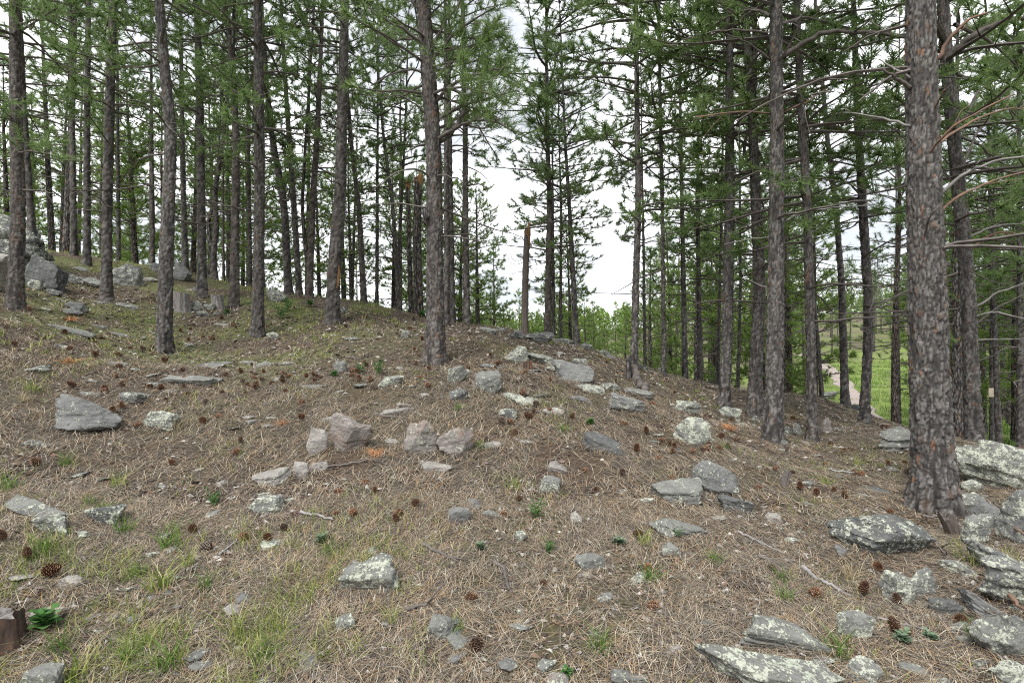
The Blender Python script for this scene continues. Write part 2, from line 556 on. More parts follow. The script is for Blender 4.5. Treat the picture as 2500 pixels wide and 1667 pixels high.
def trunk_mesh(name, path, r0, H, d, seed, hvis, flare=0.38, amp=1.0):
    """path: (k,3) from the foot upward; r0 radius at chest height"""
    path = np.asarray(path, float)
    seg = np.concatenate([[0], np.cumsum(np.linalg.norm(np.diff(path, axis=0), axis=1))])
    dh = d / 569 * (1.25 if d < 9.5 else 1.9)
    hs = np.concatenate([np.arange(-0.35, hvis, dh), np.arange(hvis, H, 0.45), [H]])
    sides = int(max(12, min(128, 2 * np.pi * r0 / dh)))
    hh = np.clip(hs, 0, None)
    # smooth path through the points
    cx = np.interp(hh, seg, path[:, 0]); cy = np.interp(hh, seg, path[:, 1]); cz = np.interp(hh, seg, path[:, 2])
    ker = max(3, int(0.8 / dh) | 1)
    def sm(x):
        e = np.pad(x, ker // 2, mode='reflect', reflect_type='odd')
        return np.convolve(e, np.ones(ker) / ker, 'valid')
    nf = int((hs < hvis).sum())
    cx[:nf] = sm(cx[:nf]); cy[:nf] = sm(cy[:nf])
    cz = cz + np.minimum(hs, 0)
    rad = r0 * np.clip(1.09 - 0.98 * np.clip(hh / H, 0, 1) ** 1.15, 0.06, None)
    th = np.linspace(0, 2 * np.pi, sides, endpoint=False)
    HS, TH = np.meshgrid(hs, th, indexing='ij')
    lob = 1 + 0.5 * np.cos(TH * 5 + seed) * np.cos(TH * 2 + seed * 1.7)
    Rr = rad[:, None] * (1 + flare * np.exp(-np.clip(HS, 0, None) / 0.22) * lob + 0.05 * np.sin(TH * 2 + seed + HS * 0.9))
    C = max(9, int(round(2 * np.pi * r0 / 0.032)))
    a = TH / (2 * np.pi) * C
    pn = np.stack([np.cos(TH).ravel() * 3, np.sin(TH).ravel() * 3, HS.ravel() * 4], -1)
    wr = fbm(pn, seed, 3).reshape(TH.shape)
    wr2 = fbm(pn + 40, seed + 5, 3).reshape(TH.shape)
    tall = 0.080 + 0.06 * np.exp(-np.clip(HS, 0, None) / 0.9)
    fu, pid = plates(a + 0.55 * wr, HS / 0.10 + 0.8 * wr2 - 0.45 * np.exp(-np.clip(HS, 0, None) / 0.9), C, seed)
    fu2, pid2 = plates(a * 2 + 0.9 * wr2, HS / 0.055 + 0.9 * wr, C * 2, seed + 50)
    low = 0.55 + 0.45 * np.exp(-np.clip(HS, 0, None) / 1.3)
    kk = C / (2 * np.pi) * 0.85
    sp = np.stack([np.cos(TH).ravel() * kk, np.sin(TH).ravel() * kk, HS.ravel() * 2.2], -1)
    rn = np.abs(vnoise(sp + 0.35 * np.stack([wr.ravel(), wr2.ravel(), wr.ravel()], -1), seed + 3) + 0.35 * vnoise(sp * 2.1, seed + 4)).reshape(TH.shape)
    fv = 1 - sstep(0.03, 0.27, rn)
    fu = np.clip(np.maximum(0.95 * fv * low, np.maximum(0.85 * fu, 0.40 * fu2)), 0, 1)
    pid = np.clip(0.5 + 1.25 * (0.55 * pid + 0.45 * pid2 - 0.5) + 0.10 * wr, 0, 1)
    fine = fbm(pn * np.array([6, 6, 5]), seed + 9, 3).reshape(TH.shape)
    fu = fu * (HS < hvis)
    Rr = Rr + amp * (0.35 + 0.65 * low) * (0.008 * (pid - 0.5) - 0.017 * fu + 0.006 * fine) * (HS < hvis)
    V = np.stack([cx[:, None] + Rr * np.cos(TH), cy[:, None] + Rr * np.sin(TH), np.broadcast_to(cz[:, None], TH.shape)], -1).reshape(-1, 3)
    n = len(hs)
    i, j = np.meshgrid(np.arange(n - 1), np.arange(sides), indexing='ij')
    Q = np.stack([i * sides + j, i * sides + (j + 1) % sides, (i + 1) * sides + (j + 1) % sides, (i + 1) * sides + j], -1).reshape(-1, 4)
    V = np.vstack([V, [[cx[-1], cy[-1], cz[-1]]]])
    k = np.arange(sides)
    Tt = np.stack([(n - 1) * sides + k, (n - 1) * sides + (k + 1) % sides, np.full(sides, n * sides)], -1)
    return mesh(name, V, [Q, Tt], M_BARK, True, {'plate': np.append(pid.ravel(), 0.3), 'furrow': np.append(fu.ravel(), 0)})

# ------------------------------------------------------------------ limbs and needle tufts
class Foliage:
    def __init__(s, seed):
        s.r = np.random.default_rng(seed)
        s.mb = MB()
        s.tp, s.td, s.ts = [], [], []
    def wood(s, path, r0, r1, sides=4):
        v, q, t3 = tube(path, np.linspace(r0, r1, len(path)), sides, False)
        s.mb.add(v, q, t3, 0)
    def tuft(s, p, dr, size):
        s.tp.append(p); s.td.append(dr); s.ts.append(size)
    def curve(s, p, dr, length, n, droop, wob):
        """a wandering limb: returns its points"""
        pts = [np.array(p, float)]
        dr = np.array(dr, float)
        for k in range(n):
            dr = dr + s.r.normal(0, wob, 3) + np.array([0, 0, droop(k / n)])
            dr /= np.linalg.norm(dr)
            pts.append(pts[-1] + dr * length / n)
        return np.array(pts)
    def dress(s, pts, r0, dens=1.0, tsz=0.17, start=0.35, twig=0.45):
        """needled twigs along a limb"""
        r = s.r
        seg = np.diff(pts, axis=0)
        ln = np.linalg.norm(seg, axis=1)
        tot = ln.sum()
        cum = np.concatenate([[0], np.cumsum(ln)])
        x = start * tot
        side = 1
        while x < tot:
            k = min(np.searchsorted(cum, x) - 1, len(seg) - 1)
            f = (x - cum[k]) / ln[k]
            p = pts[k] + seg[k] * f
            t = seg[k] / ln[k]
            sv = np.cross(t, [0, 0, 1.0]); sv /= np.linalg.norm(sv) + 1e-6
            dr = t * r.uniform(0.35, 0.9) + sv * side * r.uniform(0.5, 1.0) + np.array([0, 0, r.uniform(-0.05, 0.6)])
            dr /= np.linalg.norm(dr)
            tl = twig * r.uniform(0.4, 1.1) * (1.15 - 0.7 * x / tot)
            tw = s.curve(p, dr, tl, 3, lambda u: 0.14, 0.12)
            s.wood(tw, r0 * 0.35 + 0.003, 0.003, 3)
            e = tw[-1] - tw[-2]; e /= np.linalg.norm(e)
            s.tuft(tw[-1], e, tsz * r.uniform(0.8, 1.15))
            if tl > 0.2:
                s.tuft(tw[2] + r.normal(0, 0.03, 3), e + np.array([0, 0, 0.3]) + r.normal(0, 0.35, 3), tsz * r.uniform(0.7, 1.0))
            if tl > 0.45:
                s.tuft(tw[1] + r.normal(0, 0.04, 3), e + r.normal(0, 0.6, 3) + np.array([0, 0, 0.4]), tsz * r.uniform(0.6, 0.9))
            side = -side
            x += r.uniform(0.12, 0.26) / dens
        e = seg[-1] / ln[-1]
        s.tuft(pts[-1], e, tsz * 1.15)
        s.tuft(pts[-1] - e * 0.07, e + r.normal(0, 0.4, 3), tsz)
    def finish(s, name, mats, nneed=18, wid=0.011):
        P = np.array(s.tp); D = np.array(s.td, float); S = np.array(s.ts)
        D /= np.linalg.norm(D, axis=1)[:, None] + 1e-9
        m = len(P)
        r = s.r
        d = np.repeat(D, nneed, 0); p = np.repeat(P, nneed, 0); sz = np.repeat(S, nneed)
        rnd = r.normal(0, 1, (m * nneed, 3))
        perp = rnd - d * (rnd * d).sum(1)[:, None]
        perp /= np.linalg.norm(perp, axis=1)[:, None] + 1e-9
        ang = r.uniform(0.25, 1.30, m * nneed)
        nd_ = d * np.cos(ang)[:, None] + perp * np.sin(ang)[:, None]
        nd_[:, 2] -= 0.10
        base = p - d * r.uniform(-0.02, 0.11, m * nneed)[:, None]
        tip = base + nd_ * (sz * r.uniform(0.7, 1.1, m * nneed))[:, None]
        sv = np.cross(nd_, r.normal(0, 1, (m * nneed, 3)))
        sv /= np.linalg.norm(sv, axis=1)[:, None] + 1e-9
        V = np.stack([base + sv * wid * 0.5, base - sv * wid * 0.5, tip], 1).reshape(-1, 3)
        k = np.arange(m * nneed) * 3
        s.mb.add(V, None, np.stack([k, k + 1, k + 2], -1), 1)
        return s.mb.mesh(name, mats, False)

def crown_mesh(name, seed, H=12.0, base=0.30, lmax=1.7, whorl=0.36, dens=1.0, dead=True, nmat=None, nneed=34, wid=0.0118, up=0.25, tsz=0.14):
    F = Foliage(seed)
    r = F.r
    z = H * 0.13
    zb = H * base
    while z < H - 0.25:
        t = (z - zb) / (H - zb)
        if t < 0:
            if dead:
                for k in range(r.integers(0, 3)):
                    az_ = r.uniform(0, 2 * np.pi)
                    L_ = r.uniform(0.3, 1.5)
                    pts = F.curve((0, 0, z), (math.cos(az_), math.sin(az_), r.uniform(-0.1, 0.45)), L_, 6, lambda u: -0.10 + 0.06 * u, 0.12)
                    F.wood(pts, 0.016, 0.004, 4)
                    for q in range(r.integers(0, 4)):
                        kk = r.integers(2, 6)
                        tw = F.curve(pts[kk], pts[kk] - pts[kk - 1] + r.normal(0, 0.18, 3), L_ * 0.35, 3, lambda u: -0.05, 0.2)
                        F.wood(tw, 0.005, 0.002, 3)
        else:
            prof = (0.55 + 0.9 * t) if t < 0.35 else (1.0 - 0.86 * ((t - 0.35) / 0.65) ** 1.2)
            for k in range(r.integers(2, 5)):
                if r.random() < 0.12: continue
                az_ = r.uniform(0, 2 * np.pi)
                L_ = lmax * prof * r.uniform(0.6, 1.12)
                rise = -0.05 + up + 0.65 * t + r.normal(0, 0.12)
                pts = F.curve((0, 0, z + r.uniform(-0.1, 0.1)), (math.cos(az_), math.sin(az_), rise), L_, 6, lambda u: -0.13 + 0.28 * u, 0.10)
                rw = 0.010 + 0.012 * L_
                F.wood(pts, rw, 0.004, 4)
                F.dress(pts, rw * 0.4, dens, tsz, 0.30 if t > 0.1 else 0.5, 0.34 + 0.16 * L_)
        z += whorl * r.uniform(0.7, 1.25)
    top = F.curve((0, 0, H - 0.5), (0, 0, 1), 0.55, 3, lambda u: 0, 0.02)
    F.wood(top, 0.02, 0.005, 4)
    F.dress(top, 0.008, 1.0, tsz, 0.1, 0.2)
    return F.finish(name, [M_TWIG, nmat or M_NEED], nneed, wid)

CROWN = [crown_mesh('crown', 100 + k, base=bs, lmax=lm, whorl=wh, up=u) for k, (bs, lm, wh, u) in enumerate(
    [(0.27, 1.80, 0.36, 0.20), (0.32, 1.7, 0.34, 0.30), (0.22, 1.9, 0.40, 0.15), (0.35, 1.75, 0.35, 0.25), (0.28, 1.6, 0.33, 0.35), (0.17, 1.6, 0.38, 0.25)])]
CROWN_DENSE = [crown_mesh('crown', 200 + k, H=8.0, base=0.10, lmax=1.75, whorl=0.29, dens=1.1, dead=False, nmat=M_NEEDY, nneed=22, wid=0.018, tsz=0.175) for k in range(3)]

def trunk_far(seed, H, r0):
    r = np.random.default_rng(seed)
    n = 18
    z = np.linspace(-0.4, H, n)
    x = np.cumsum(r.normal(0, 0.02, n)); x -= x[0]
    rad = r0 * np.clip(1.06 - 0.98 * np.clip(z / H, 0, 1), 0.05, None) * (1 + 0.3 * np.exp(-np.clip(z, 0, None) / 0.25))
    v, q, t3 = tube(np.stack([x * 0.6, x[::-1] * 0.3, z], -1), rad, 10)
    return mesh('trunk', v, [q, t3], M_BARKF, True)
TRUNK = [trunk_far(300 + k, 12.0, 0.105) for k in range(3)]
TRUNK_DENSE = [trunk_far(310 + k, 8.0, 0.10) for k in range(2)]

# ------------------------------------------------------------------ the trees that can be told apart
def limb_part(tree, pts, d, r0, material, seed, loc, depth_drift=0.0, live=False, name='branch', dens=1.0, twig=0.45, tsz=0.15, knots=True):
    """one branch of a named tree; pts are sight lines, d its distance, drift in metres along its length"""
    r0 = r0 * (1 if live else 0.82)
    P = np.array([unproj(x, y, d + depth_drift * k / max(1, len(pts) - 1)) for k, (x, y) in enumerate(pts)])
    s = np.linspace(0, 1, len(P)); s2 = np.linspace(0, 1, 3 * len(P) + 1)
    Q = np.stack([np.interp(s2, s, P[:, k]) for k in range(3)], -1)
    for _ in range(2):
        Q[1:-1] = 0.25 * Q[:-2] + 0.5 * Q[1:-1] + 0.25 * Q[2:]
    r = np.random.default_rng(seed)
    Q[1:-1] += r.normal(0, r0 * 0.35, Q[1:-1].shape)
    Q -= np.array(loc)
    if live:
        F = Foliage(seed)
        F.wood(Q, r0, r0 * 0.3, 7)
        F.dress(Q, r0 * 0.35, dens, tsz, 0.22, twig)
        me = F.finish(name, [material, M_NEED], 36, 0.0065)
    else:
        mb = MB()
        v, q, t3 = tube(Q, np.linspace(r0, r0 * 0.42, len(Q)) * (1 + r.normal(0, 0.06, len(Q))), 7)
        mb.add(v, q, t3)
        if knots:
            ln = np.linalg.norm(Q[-1] - Q[0])
            for k in range(r.integers(1, 4)):
                kk = r.integers(len(Q) // 3, len(Q) - 1)
                dr = Q[kk] - Q[kk - 1]; dr = dr / np.linalg.norm(dr) + r.normal(0, 0.5, 3)
                e = Q[kk] + dr * ln * r.uniform(0.06, 0.22)
                mdl = (Q[kk] + e) / 2 + r.normal(0, 0.02, 3)
                v, q, t3 = tube([Q[kk], mdl, e], [r0 * 0.35, r0 * 0.25, r0 * 0.12], 5)
                mb.add(v, q, t3)
        me = mb.mesh(name, material, True)
    return put(name, me, (0, 0, 0), tree)

TREES = {}
def pine(key, pts, wpx, label, d=None, H=12.0, crown=0, cs=1.0, spin=None, group='pines on the rocky crest', forks=None, flare=0.38, amp=1.0, lift=0.0):
    x0, y0 = pts[0]
    if d is None:
        d = hit(x0, y0) or 12.0
    X = (x0 - 1250) / FP * d
    Z = gzf(X, d)
    P = [np.array([X, d, Z])]
    for (tx, ty) in pts[1:]:
        q = unproj(tx, ty, d)
        if q[2] > Z + 0.4:
            P.append(q)
    seed = sum(ord(c_) * (k_ + 3) for k_, c_ in enumerate(key)) % 997
    dr = P[-1] - P[-2] if len(P) > 1 else np.array([0, 0, 1.0])
    dr = dr / np.linalg.norm(dr)
    dr = dr * 0.6 + np.array([0, 0, 0.4]); dr /= np.linalg.norm(dr)
    ln = sum(np.linalg.norm(P[k + 1] - P[k]) for k in range(len(P) - 1))
    P.append(P[-1] + dr * max(0.5, H - ln))
    P = np.array(P)
    H = float(np.sum(np.linalg.norm(np.diff(P, axis=0), axis=1)))
    loc = P[0].copy()
    e = bpy.data.objects.new('pine_tree', None)
    COL.objects.link(e)
    e.location = loc
    tag(e, label, 'pine tree', group)
    r0 = wpx / 2 / FP * d / math.sqrt(1 + ((x0 - 1250) / FP) ** 2)   # a stem seen off-axis looks wider
    hvis = min(H - 0.5, EYE + 0.62 * d - Z)
    put('trunk', trunk_mesh('trunk', P - loc, r0, H, d, seed, hvis, flare, amp), (0, 0, 0), e)
    if crown is not None:
        ax = P[-1] - P[-2]; ax /= np.linalg.norm(ax)
        q = Vector((0, 0, 1)).rotation_difference(Vector(ax))
        org = (P[-1] - loc) - ax * H
        c_ = put('crown', CROWN[crown], Vector(org), e)
        c_.rotation_mode = 'QUATERNION'
        from mathutils import Quaternion
        c_.rotation_quaternion = q @ Quaternion((0, 0, 1), spin if spin is not None else seed * 0.7)
        c_.scale = (cs * H / 12, cs * H / 12, H / 12)
    TREES[key] = (e, d, loc)
    for k, (fp, fw) in enumerate(forks or []):
        Q = np.array([unproj(x, y, d) for x, y in fp])
        Q = np.vstack([Q, Q[-1] + (Q[-1] - Q[-2]) / np.linalg.norm(Q[-1] - Q[-2]) * 3.0]) - loc
        s = np.linspace(0, 1, len(Q)); s2 = np.linspace(0, 1, 40)
        Q2 = np.stack([np.interp(s2, s, Q[:, m]) for m in range(3)], -1)
        for _ in range(3):
            Q2[1:-1] = 0.25 * Q2[:-2] + 0.5 * Q2[1:-1] + 0.25 * Q2[2:]
        v, qd, t3 = tube(Q2, np.linspace(fw / 2 / FP * d, fw / 5 / FP * d, 40), 12)
        put('fork_stem', mesh('fork_stem', v, [qd, t3], M_BARKF, True), (0, 0, 0), e)
    return e

# near pines, standing on the slope
pine('L', [(2283, 1232), (2268, 900), (2263, 700), (2252, 325), (2246, 0)], 98, 'thickest pine, orange-flecked plated bark, flared foot among the lichen boulders', H=13.5, crown=1, spin=0.4, group='pines on the open slope', flare=0.5, amp=1.15)
pine('H', [(1887, 1078), (1893, 800), (1897, 380), (1894, 0)], 43, 'stout straight pine with cracked bark and long arching limb high up', H=13.5, crown=3, group='pines on the open slope', cs=1.15)
pine('F', [(1063, 876), (1062, 700), (1060, 380), (1048, 200), (1033, 0)], 44, 'dark pine in mid slope with a burl and a bushy green limb side', H=13, crown=0, group='pines on the open slope')
pine('M', [(2378, 1086), (2363, 700), (2333, 380), (2308, 108)], 44, 'leaning pine with silvery dead branches behind the thickest trunk', H=12.5, crown=2, group='pines on the open slope', cs=1.25)
pine('A', [(37, 758), (45, 500), (38, 250), (36, 0)], 40, 'dark-footed pine beside the big boulder at the outer edge of the slope', H=12.5, crown=4, group='pines on the open slope')
pine('C', [(400, 858), (407, 600), (418, 330), (400, 150), (388, 0)], 37, 'slightly bowed pine with a blackened foot on the cone-littered slope', H=12, crown=1, group='pines on the open slope')
pine('D', [(629, 818), (634, 500), (633, 250), (629, 0)], 30, 'straight pine with reddish seam of bark near the cone scatter', H=12.5, crown=2, group='pines on the open slope')
pine('E', [(810, 789), (817, 634), (831, 480), (834, 325), (843, 0)], 32, 'tilted pine with an orange scar low on its trunk at the crest', H=12.5, crown=3, group='pines on the open slope')
pine('B', [(260, 740), (262, 500), (268, 250), (277, 0)], 30, 'straight grey pine in front of the layered ledge rocks', H=12, crown=0, group='pines on the open slope')
pine('G', [(1766, 1003), (1775, 850), (1782, 450), (1780, 0)], 28, 'slim straight pine with a pale rock leaning at its foot', H=12, crown=4, group='pines on the open slope', cs=1.25)
pine('J', [(1840, 1016), (1855, 700), (1842, 400), (1837, 271), (1815, 0)], 32, 'reddish forked pine half hidden behind the stout straight pine', H=12.5, crown=5, group='pines on the open slope', forks=[([(1836, 300), (1842, 160), (1843, 0)], 17)], cs=1.25)
pine('I', [(1984, 1073), (1976, 700), (1970, 488), (1953, 217)], 27, 'grey pine with a small block of stone against its foot', H=11.5, crown=2, group='pines on the open slope', cs=1.3)
pine('K', [(2110, 1036), (2122, 760), (2105, 488), (2094, 298)], 27, 'curving dark pine standing against the bright green meadow', H=11, crown=0, group='pines on the open slope', cs=1.35)

# pines along and behind the crest
pine('t2', [(85, 640), (62, 330), (50, 120)], 23, 'thin leaning pine rising behind the big weathered boulder', d=10.5, H=11.5, crown=2)
pine('t3', [(181, 622), (176, 300), (172, 0)], 18, 'reddish straight pine on the grassy top of the rise', d=14, H=12.5, crown=1)
pine('t4', [(213, 646), (212, 300), (216, 0)], 21, 'grey pine with a wide foot just above the ledge rocks', d=12.5, H=12, crown=3)
pine('t7', [(494, 708), (490, 350), (481, 0)], 24, 'mid-size pine standing just behind the two grey stumps', d=11.3, H=12, crown=0)
pine('t8', [(572, 745), (577, 330), (562, 100), (545, 0)], 23, 'pale brown forked pine beside the smaller grey stump', H=12, crown=1, forks=[([(571, 220), (568, 110), (573, 0)], 13)])
pine('t10a', [(705, 738), (694, 500), (664, 335), (650, 200)], 20, 'dark pine leaning outward in the group behind the crest', d=13.5, H=11.5, crown=4)
pine('t10b', [(731, 738), (716, 480), (700, 250), (688, 54)], 16, 'straight slim pine crossing in front of the leaning dark one', d=13.2, H=12, crown=5)
pine('t11', [(754, 742), (757, 680), (763, 500), (775, 325)], 18, 'pine splitting into a narrow V close to the ground', d=12.8, H=11, crown=2, forks=[([(757, 690), (745, 600), (737, 500), (751, 271)], 12)])
pine('t13', [(889, 743), (876, 500), (860, 380), (846, 200)], 15, 'warm brown pine leaning towards the orange-scarred one', d=14, H=11, crown=3)
pine('t14', [(920, 746), (921, 500), (922, 325)], 10, 'thin dark pole pine standing apart on the grassy crest', d=15, H=10.5, crown=4)
pine('t15', [(976, 754), (959, 500), (935, 325)], 11, 'slender grey leaning pine near the two broken snags', d=14.5, H=10.5, crown=5)
pine('t16', [(966, 752), (980, 500), (990, 300)], 10, 'dark thin pine crossing the slender grey leaning one', d=16, H=10.5, crown=1)
pine('t19', [(1090, 797), (1092, 600), (1090, 450)], 16, 'reddish-footed pine tucked behind the burled dark pine', d=10.8, H=10.5, crown=None)
pine('t19b', [(1106, 780), (1102, 600), (1098, 330)], 14, 'grey pine close behind the reddish-footed one', d=12, H=11, crown=4)
pine('t20', [(1140, 785), (1136, 500), (1136, 325), (1129, 0)], 17, 'red-brown straight pine at the edge of the sky gap', d=12, H=12.5, crown=1)
pine('t22', [(1336, 832), (1342, 500), (1336, 325), (1334, 80)], 16, 'tall cone-shaped pine growing beside flat grey crest rocks', d=11.2, H=9.6, crown=5, cs=1.4)
pine('t23', [(1352, 812), (1350, 600), (1349, 450)], 10, 'slim pine close behind the tall cone-shaped one', d=13.5, H=7.5, crown=5, cs=1.25)
pine('t24', [(1368, 815), (1370, 500), (1366, 380)], 10, 'mossy yellowish pine between the two crest rock pines', d=13.5, H=7.2, crown=5, cs=1.25)
pine('t26', [(1408, 846), (1398, 650), (1390, 500), (1380, 352)], 14, 'curved reddish pine at the lower end of the crest rocks', d=11, H=7.8, crown=5, cs=1.3)
pine('t27', [(1548, 914), (1552, 700), (1559, 500), (1555, 250), (1553, 0)], 18, 'tall slim pine growing beside a thin sawn stump', H=11, crown=5, cs=1.1)
pine('t28', [(1575, 882), (1571, 590), (1568, 450)], 9, 'thin pole pine behind the one with the sawn stump', d=12.5, H=8.5, crown=4, cs=0.8)
pine('t29', [(1621, 926), (1617, 500), (1611, 217)], 13, 'slender straight pine alone on the crest edge', H=10.5, crown=2, cs=1.1)
pine('t30', [(1673, 900), (1665, 500), (1661, 271)], 14, 'bare-stemmed pine over the dark valley greenery', d=12.5, H=11, crown=5, cs=1.1)
pine('t31', [(1709, 912), (1703, 500), (1704, 400)], 14, 'blackish pine with many fine dead twigs low down', d=13, H=9.5, crown=2, cs=1.1)
pine('t33', [(1752, 908), (1764, 380), (1766, 200)], 10, 'thin pine peeking out behind the slim straight pine', d=14, H=11, crown=4)
pine('t36', [(1801, 922), (1808, 700), (1806, 400)], 9, 'narrow brown pole in the gap beside the forked pine', d=15, H=10.5, crown=0)
pine('t38', [(2063, 988), (2055, 700), (2040, 488), (2024, 380)], 21, 'leaning pine at the brow above the gravel path', d=11.5, H=11, crown=1, cs=1.35)
pine('t42', [(2008, 962), (1998, 855), (1985, 700)], 12, 'dark slanting pine on the brow over the path', d=13, H=9, crown=3, cs=1.4)
pine('t43', [(2196, 1012), (2189, 700), (2188, 500)], 11, 'far red-stemmed pine on the meadow between two trunks', d=20, H=12, crown=2, group='pines around the valley meadow', cs=1.3)
pine('t44', [(2440, 1052), (2428, 803), (2420, 600)], 18, 'red-brown pine at the meadow edge beside the pale board', d=13.5, H=11.5, crown=3, group='pines around the valley meadow', cs=1.4)
pine('t45', [(2421, 1045), (2420, 800), (2424, 600)], 13, 'grey pine carrying the small pale board', d=14.5, H=11, crown=4, group='pines around the valley meadow', cs=1.4)
pine('t46', [(2492, 1030), (2490, 700), (2487, 300), (2485, 0)], 21, 'grey pine cut by the frame beyond the silvery branches', d=12.5, H=12, crown=0, group='pines around the valley meadow', cs=1.3)
pine('t47', [(290, 650), (288, 400)], 12, 'dim pine showing behind the straight grey one', d=17, H=11, crown=5)
pine('t49', [(372, 662), (370, 400)], 15, 'dark shaded pine by the pointed crest boulder', d=17, H=11, crown=1)
pine('t50', [(453, 675), (447, 450), (444, 270)], 17, 'dark pine with crooked stem behind the pointed boulder', d=15, H=11, crown=0)
pine('t51', [(524, 696), (519, 620), (530, 560), (523, 470), (540, 380)], 17, 'twisted pine with a crooked double stem on the crest', d=14, H=8.5, crown=2, forks=[([(522, 650), (512, 590), (508, 540), (528, 480), (532, 400)], 11)])
pine('t53', [(611, 712), (607, 400), (604, 200)], 12, 'very dark pine behind the pale brown forked one', d=15, H=11, crown=3)
pine('t52', [(546, 700), (545, 500)], 7, 'stick-thin pole pine beside the twisted one', d=15, H=8.5, crown=4, cs=0.7)

# branches one can pick out
def br(key, pts, r0, material=M_TWIG, drift=0.0, doff=0.0, seed=1, **kw):
    e, d, loc = TREES[key]
    P = limb_part(e, pts, d + doff, r0, material, seed + len(pts) * 31 + int(pts[0][1]), loc, drift, **kw)
    return P
for pts, r0, m_, dr in (
        ([(2284, 152), (2311, 107), (2360, 49), (2413, 31)], 0.022, M_RUST, -0.2), ([(2258, 400), (2284, 353), (2342, 295), (2476, 230)], 0.017, M_RUST, -0.5),
        ([(2285, 355), (2351, 308), (2427, 272), (2510, 262)], 0.015, M_RUST, 0.2), ([(2285, 480), (2346, 429), (2418, 393), (2515, 379)], 0.018, M_SILVER, -0.3),
        ([(2285, 525), (2342, 478), (2418, 442), (2515, 418)], 0.016, M_RUST, 0.1), ([(2222, 214), (2190, 192), (2157, 170)], 0.024, M_TWIG, -0.1),
        ([(2222, 192), (2180, 165), (2145, 145)], 0.013, M_SILVER, 0.1), ([(2222, 308), (2150, 286), (2060, 275)], 0.014, M_SILVER, 0.2),
        ([(2255, 594), (2262, 545), (2284, 513)], 0.013, M_TWIG, -0.35), ([(2272, 290), (2290, 250), (2306, 219)], 0.012, M_RUST, -0.3)):
    br('L', pts, r0, m_, dr, -0.02)
for pts, r0, m_, dr in (
        ([(2312, 135), (2364, 98), (2436, 54), (2520, 45)], 0.055, M_TWIG, -0.3), ([(2355, 630), (2400, 580), (2453, 565), (2515, 575)], 0.022, M_RUST, -0.4),
        ([(2362, 580), (2427, 549), (2510, 545)], 0.017, M_SILVER, 0.1), ([(2372, 756), (2430, 715), (2510, 688)], 0.020, M_SILVER, -0.2),
        ([(2374, 776), (2425, 759), (2510, 781)], 0.018, M_SILVER, -0.4), ([(2370, 800), (2440, 745), (2510, 715)], 0.014, M_TWIG, 0.2),
        ([(2380, 830), (2450, 828), (2515, 826)], 0.012, M_SILVER, 0.1), ([(2340, 430), (2380, 330), (2420, 290), (2470, 180)], 0.02, M_TWIG, 0.5),
        ([(2350, 300), (2400, 200), (2450, 250), (2500, 330)], 0.02, M_TWIG, 0.4), ([(2365, 660), (2420, 690), (2500, 700)], 0.012, M_TWIG, 0.6)):
    br('M', pts, r0, m_, dr)
for pts, r0, m_, dr in (
        ([(1910, 140), (1964, 103), (2030, 70), (2110, 79), (2210, 92)], 0.040, M_TWIG, -0.3), ([(1880, 148), (1829, 106), (1775, 84)], 0.018, M_TWIG, -0.2),
        ([(1876, 82), (1800, 72), (1748, 76), (1661, 100)], 0.018, M_TWIG, 0.3), ([(1880, 278), (1802, 271), (1699, 287)], 0.015, M_RUST, -0.5),
        ([(1918, 540), (1953, 520), (2030, 507), (2132, 501)], 0.016, M_SILVER, -0.2), ([(1915, 275), (1975, 244), (2019, 217)], 0.014, M_RUST, -0.2),
        ([(1880, 578), (1820, 585), (1769, 596)], 0.008, M_SILVER, -0.3), ([(1905, 450), (1960, 430), (2040, 440), (2130, 470)], 0.012, M_TWIG, 0.3),
        ([(1878, 235), (1882, 210), (1876, 195)], 0.012, M_TWIG, -0.3)):
    br('H', pts, r0, m_, dr)
for pts, r0, m_, dr in (
        ([(1045, 125), (1025, 100), (990, 72), (950, 55), (880, 8)], 0.035, M_TWIG, -0.3), ([(1038, 42), (1015, 15), (990, -20)], 0.035, M_TWIG, -0.1),
        ([(1048, 192), (1009, 167), (950, 181), (905, 210)], 0.020, M_TWIG, -0.3), ([(1052, 285), (1014, 255), (977, 230), (930, 240)], 0.017, M_TWIG, -0.4),
        ([(1070, 300), (1110, 230), (1150, 230), (1180, 235)], 0.013, M_SILVER, -0.4)):
    br('F', pts, r0, m_, dr)
# the gnarled limb and its bushy side
br('F', [(1062, 355), (1085, 335), (1120, 305), (1135, 270), (1128, 235), (1105, 215)], 0.055, M_TWIG, -0.15, 0.1)
for k, (pts, r0) in enumerate((([(1060, 345), (1130, 300), (1190, 290), (1258, 322)], 0.026), ([(1058, 300), (1120, 262), (1190, 240), (1265, 222)], 0.028), ([(1056, 255), (1110, 200), (1170, 180), (1240, 165)], 0.026),
                               ([(1052, 205), (1100, 150), (1160, 110), (1230, 78)], 0.026), ([(1050, 160), (1090, 100), (1150, 50), (1210, 18)], 0.024), ([(1058, 318), (1110, 300), (1170, 310), (1215, 385)], 0.02),
                               ([(1054, 232), (1100, 210), (1180, 220), (1235, 250)], 0.022), ([(1050, 120), (1085, 60), (1120, 10), (1150, -30)], 0.022), ([(1050, 180), (1110, 160), (1170, 150), (1225, 120)], 0.02), ([(1048, 110), (1000, 90), (950, 110), (900, 100)], 0.018))):
    br('F', pts, r0, M_TWIG, (-0.9, 0.3, -0.6, 0.5, -0.4, 0.6, -1.1, 0.2, 0.9, 0.6)[k], 0.0, 50 + k, live=True, dens=2.6, twig=0.75, tsz=0.155)
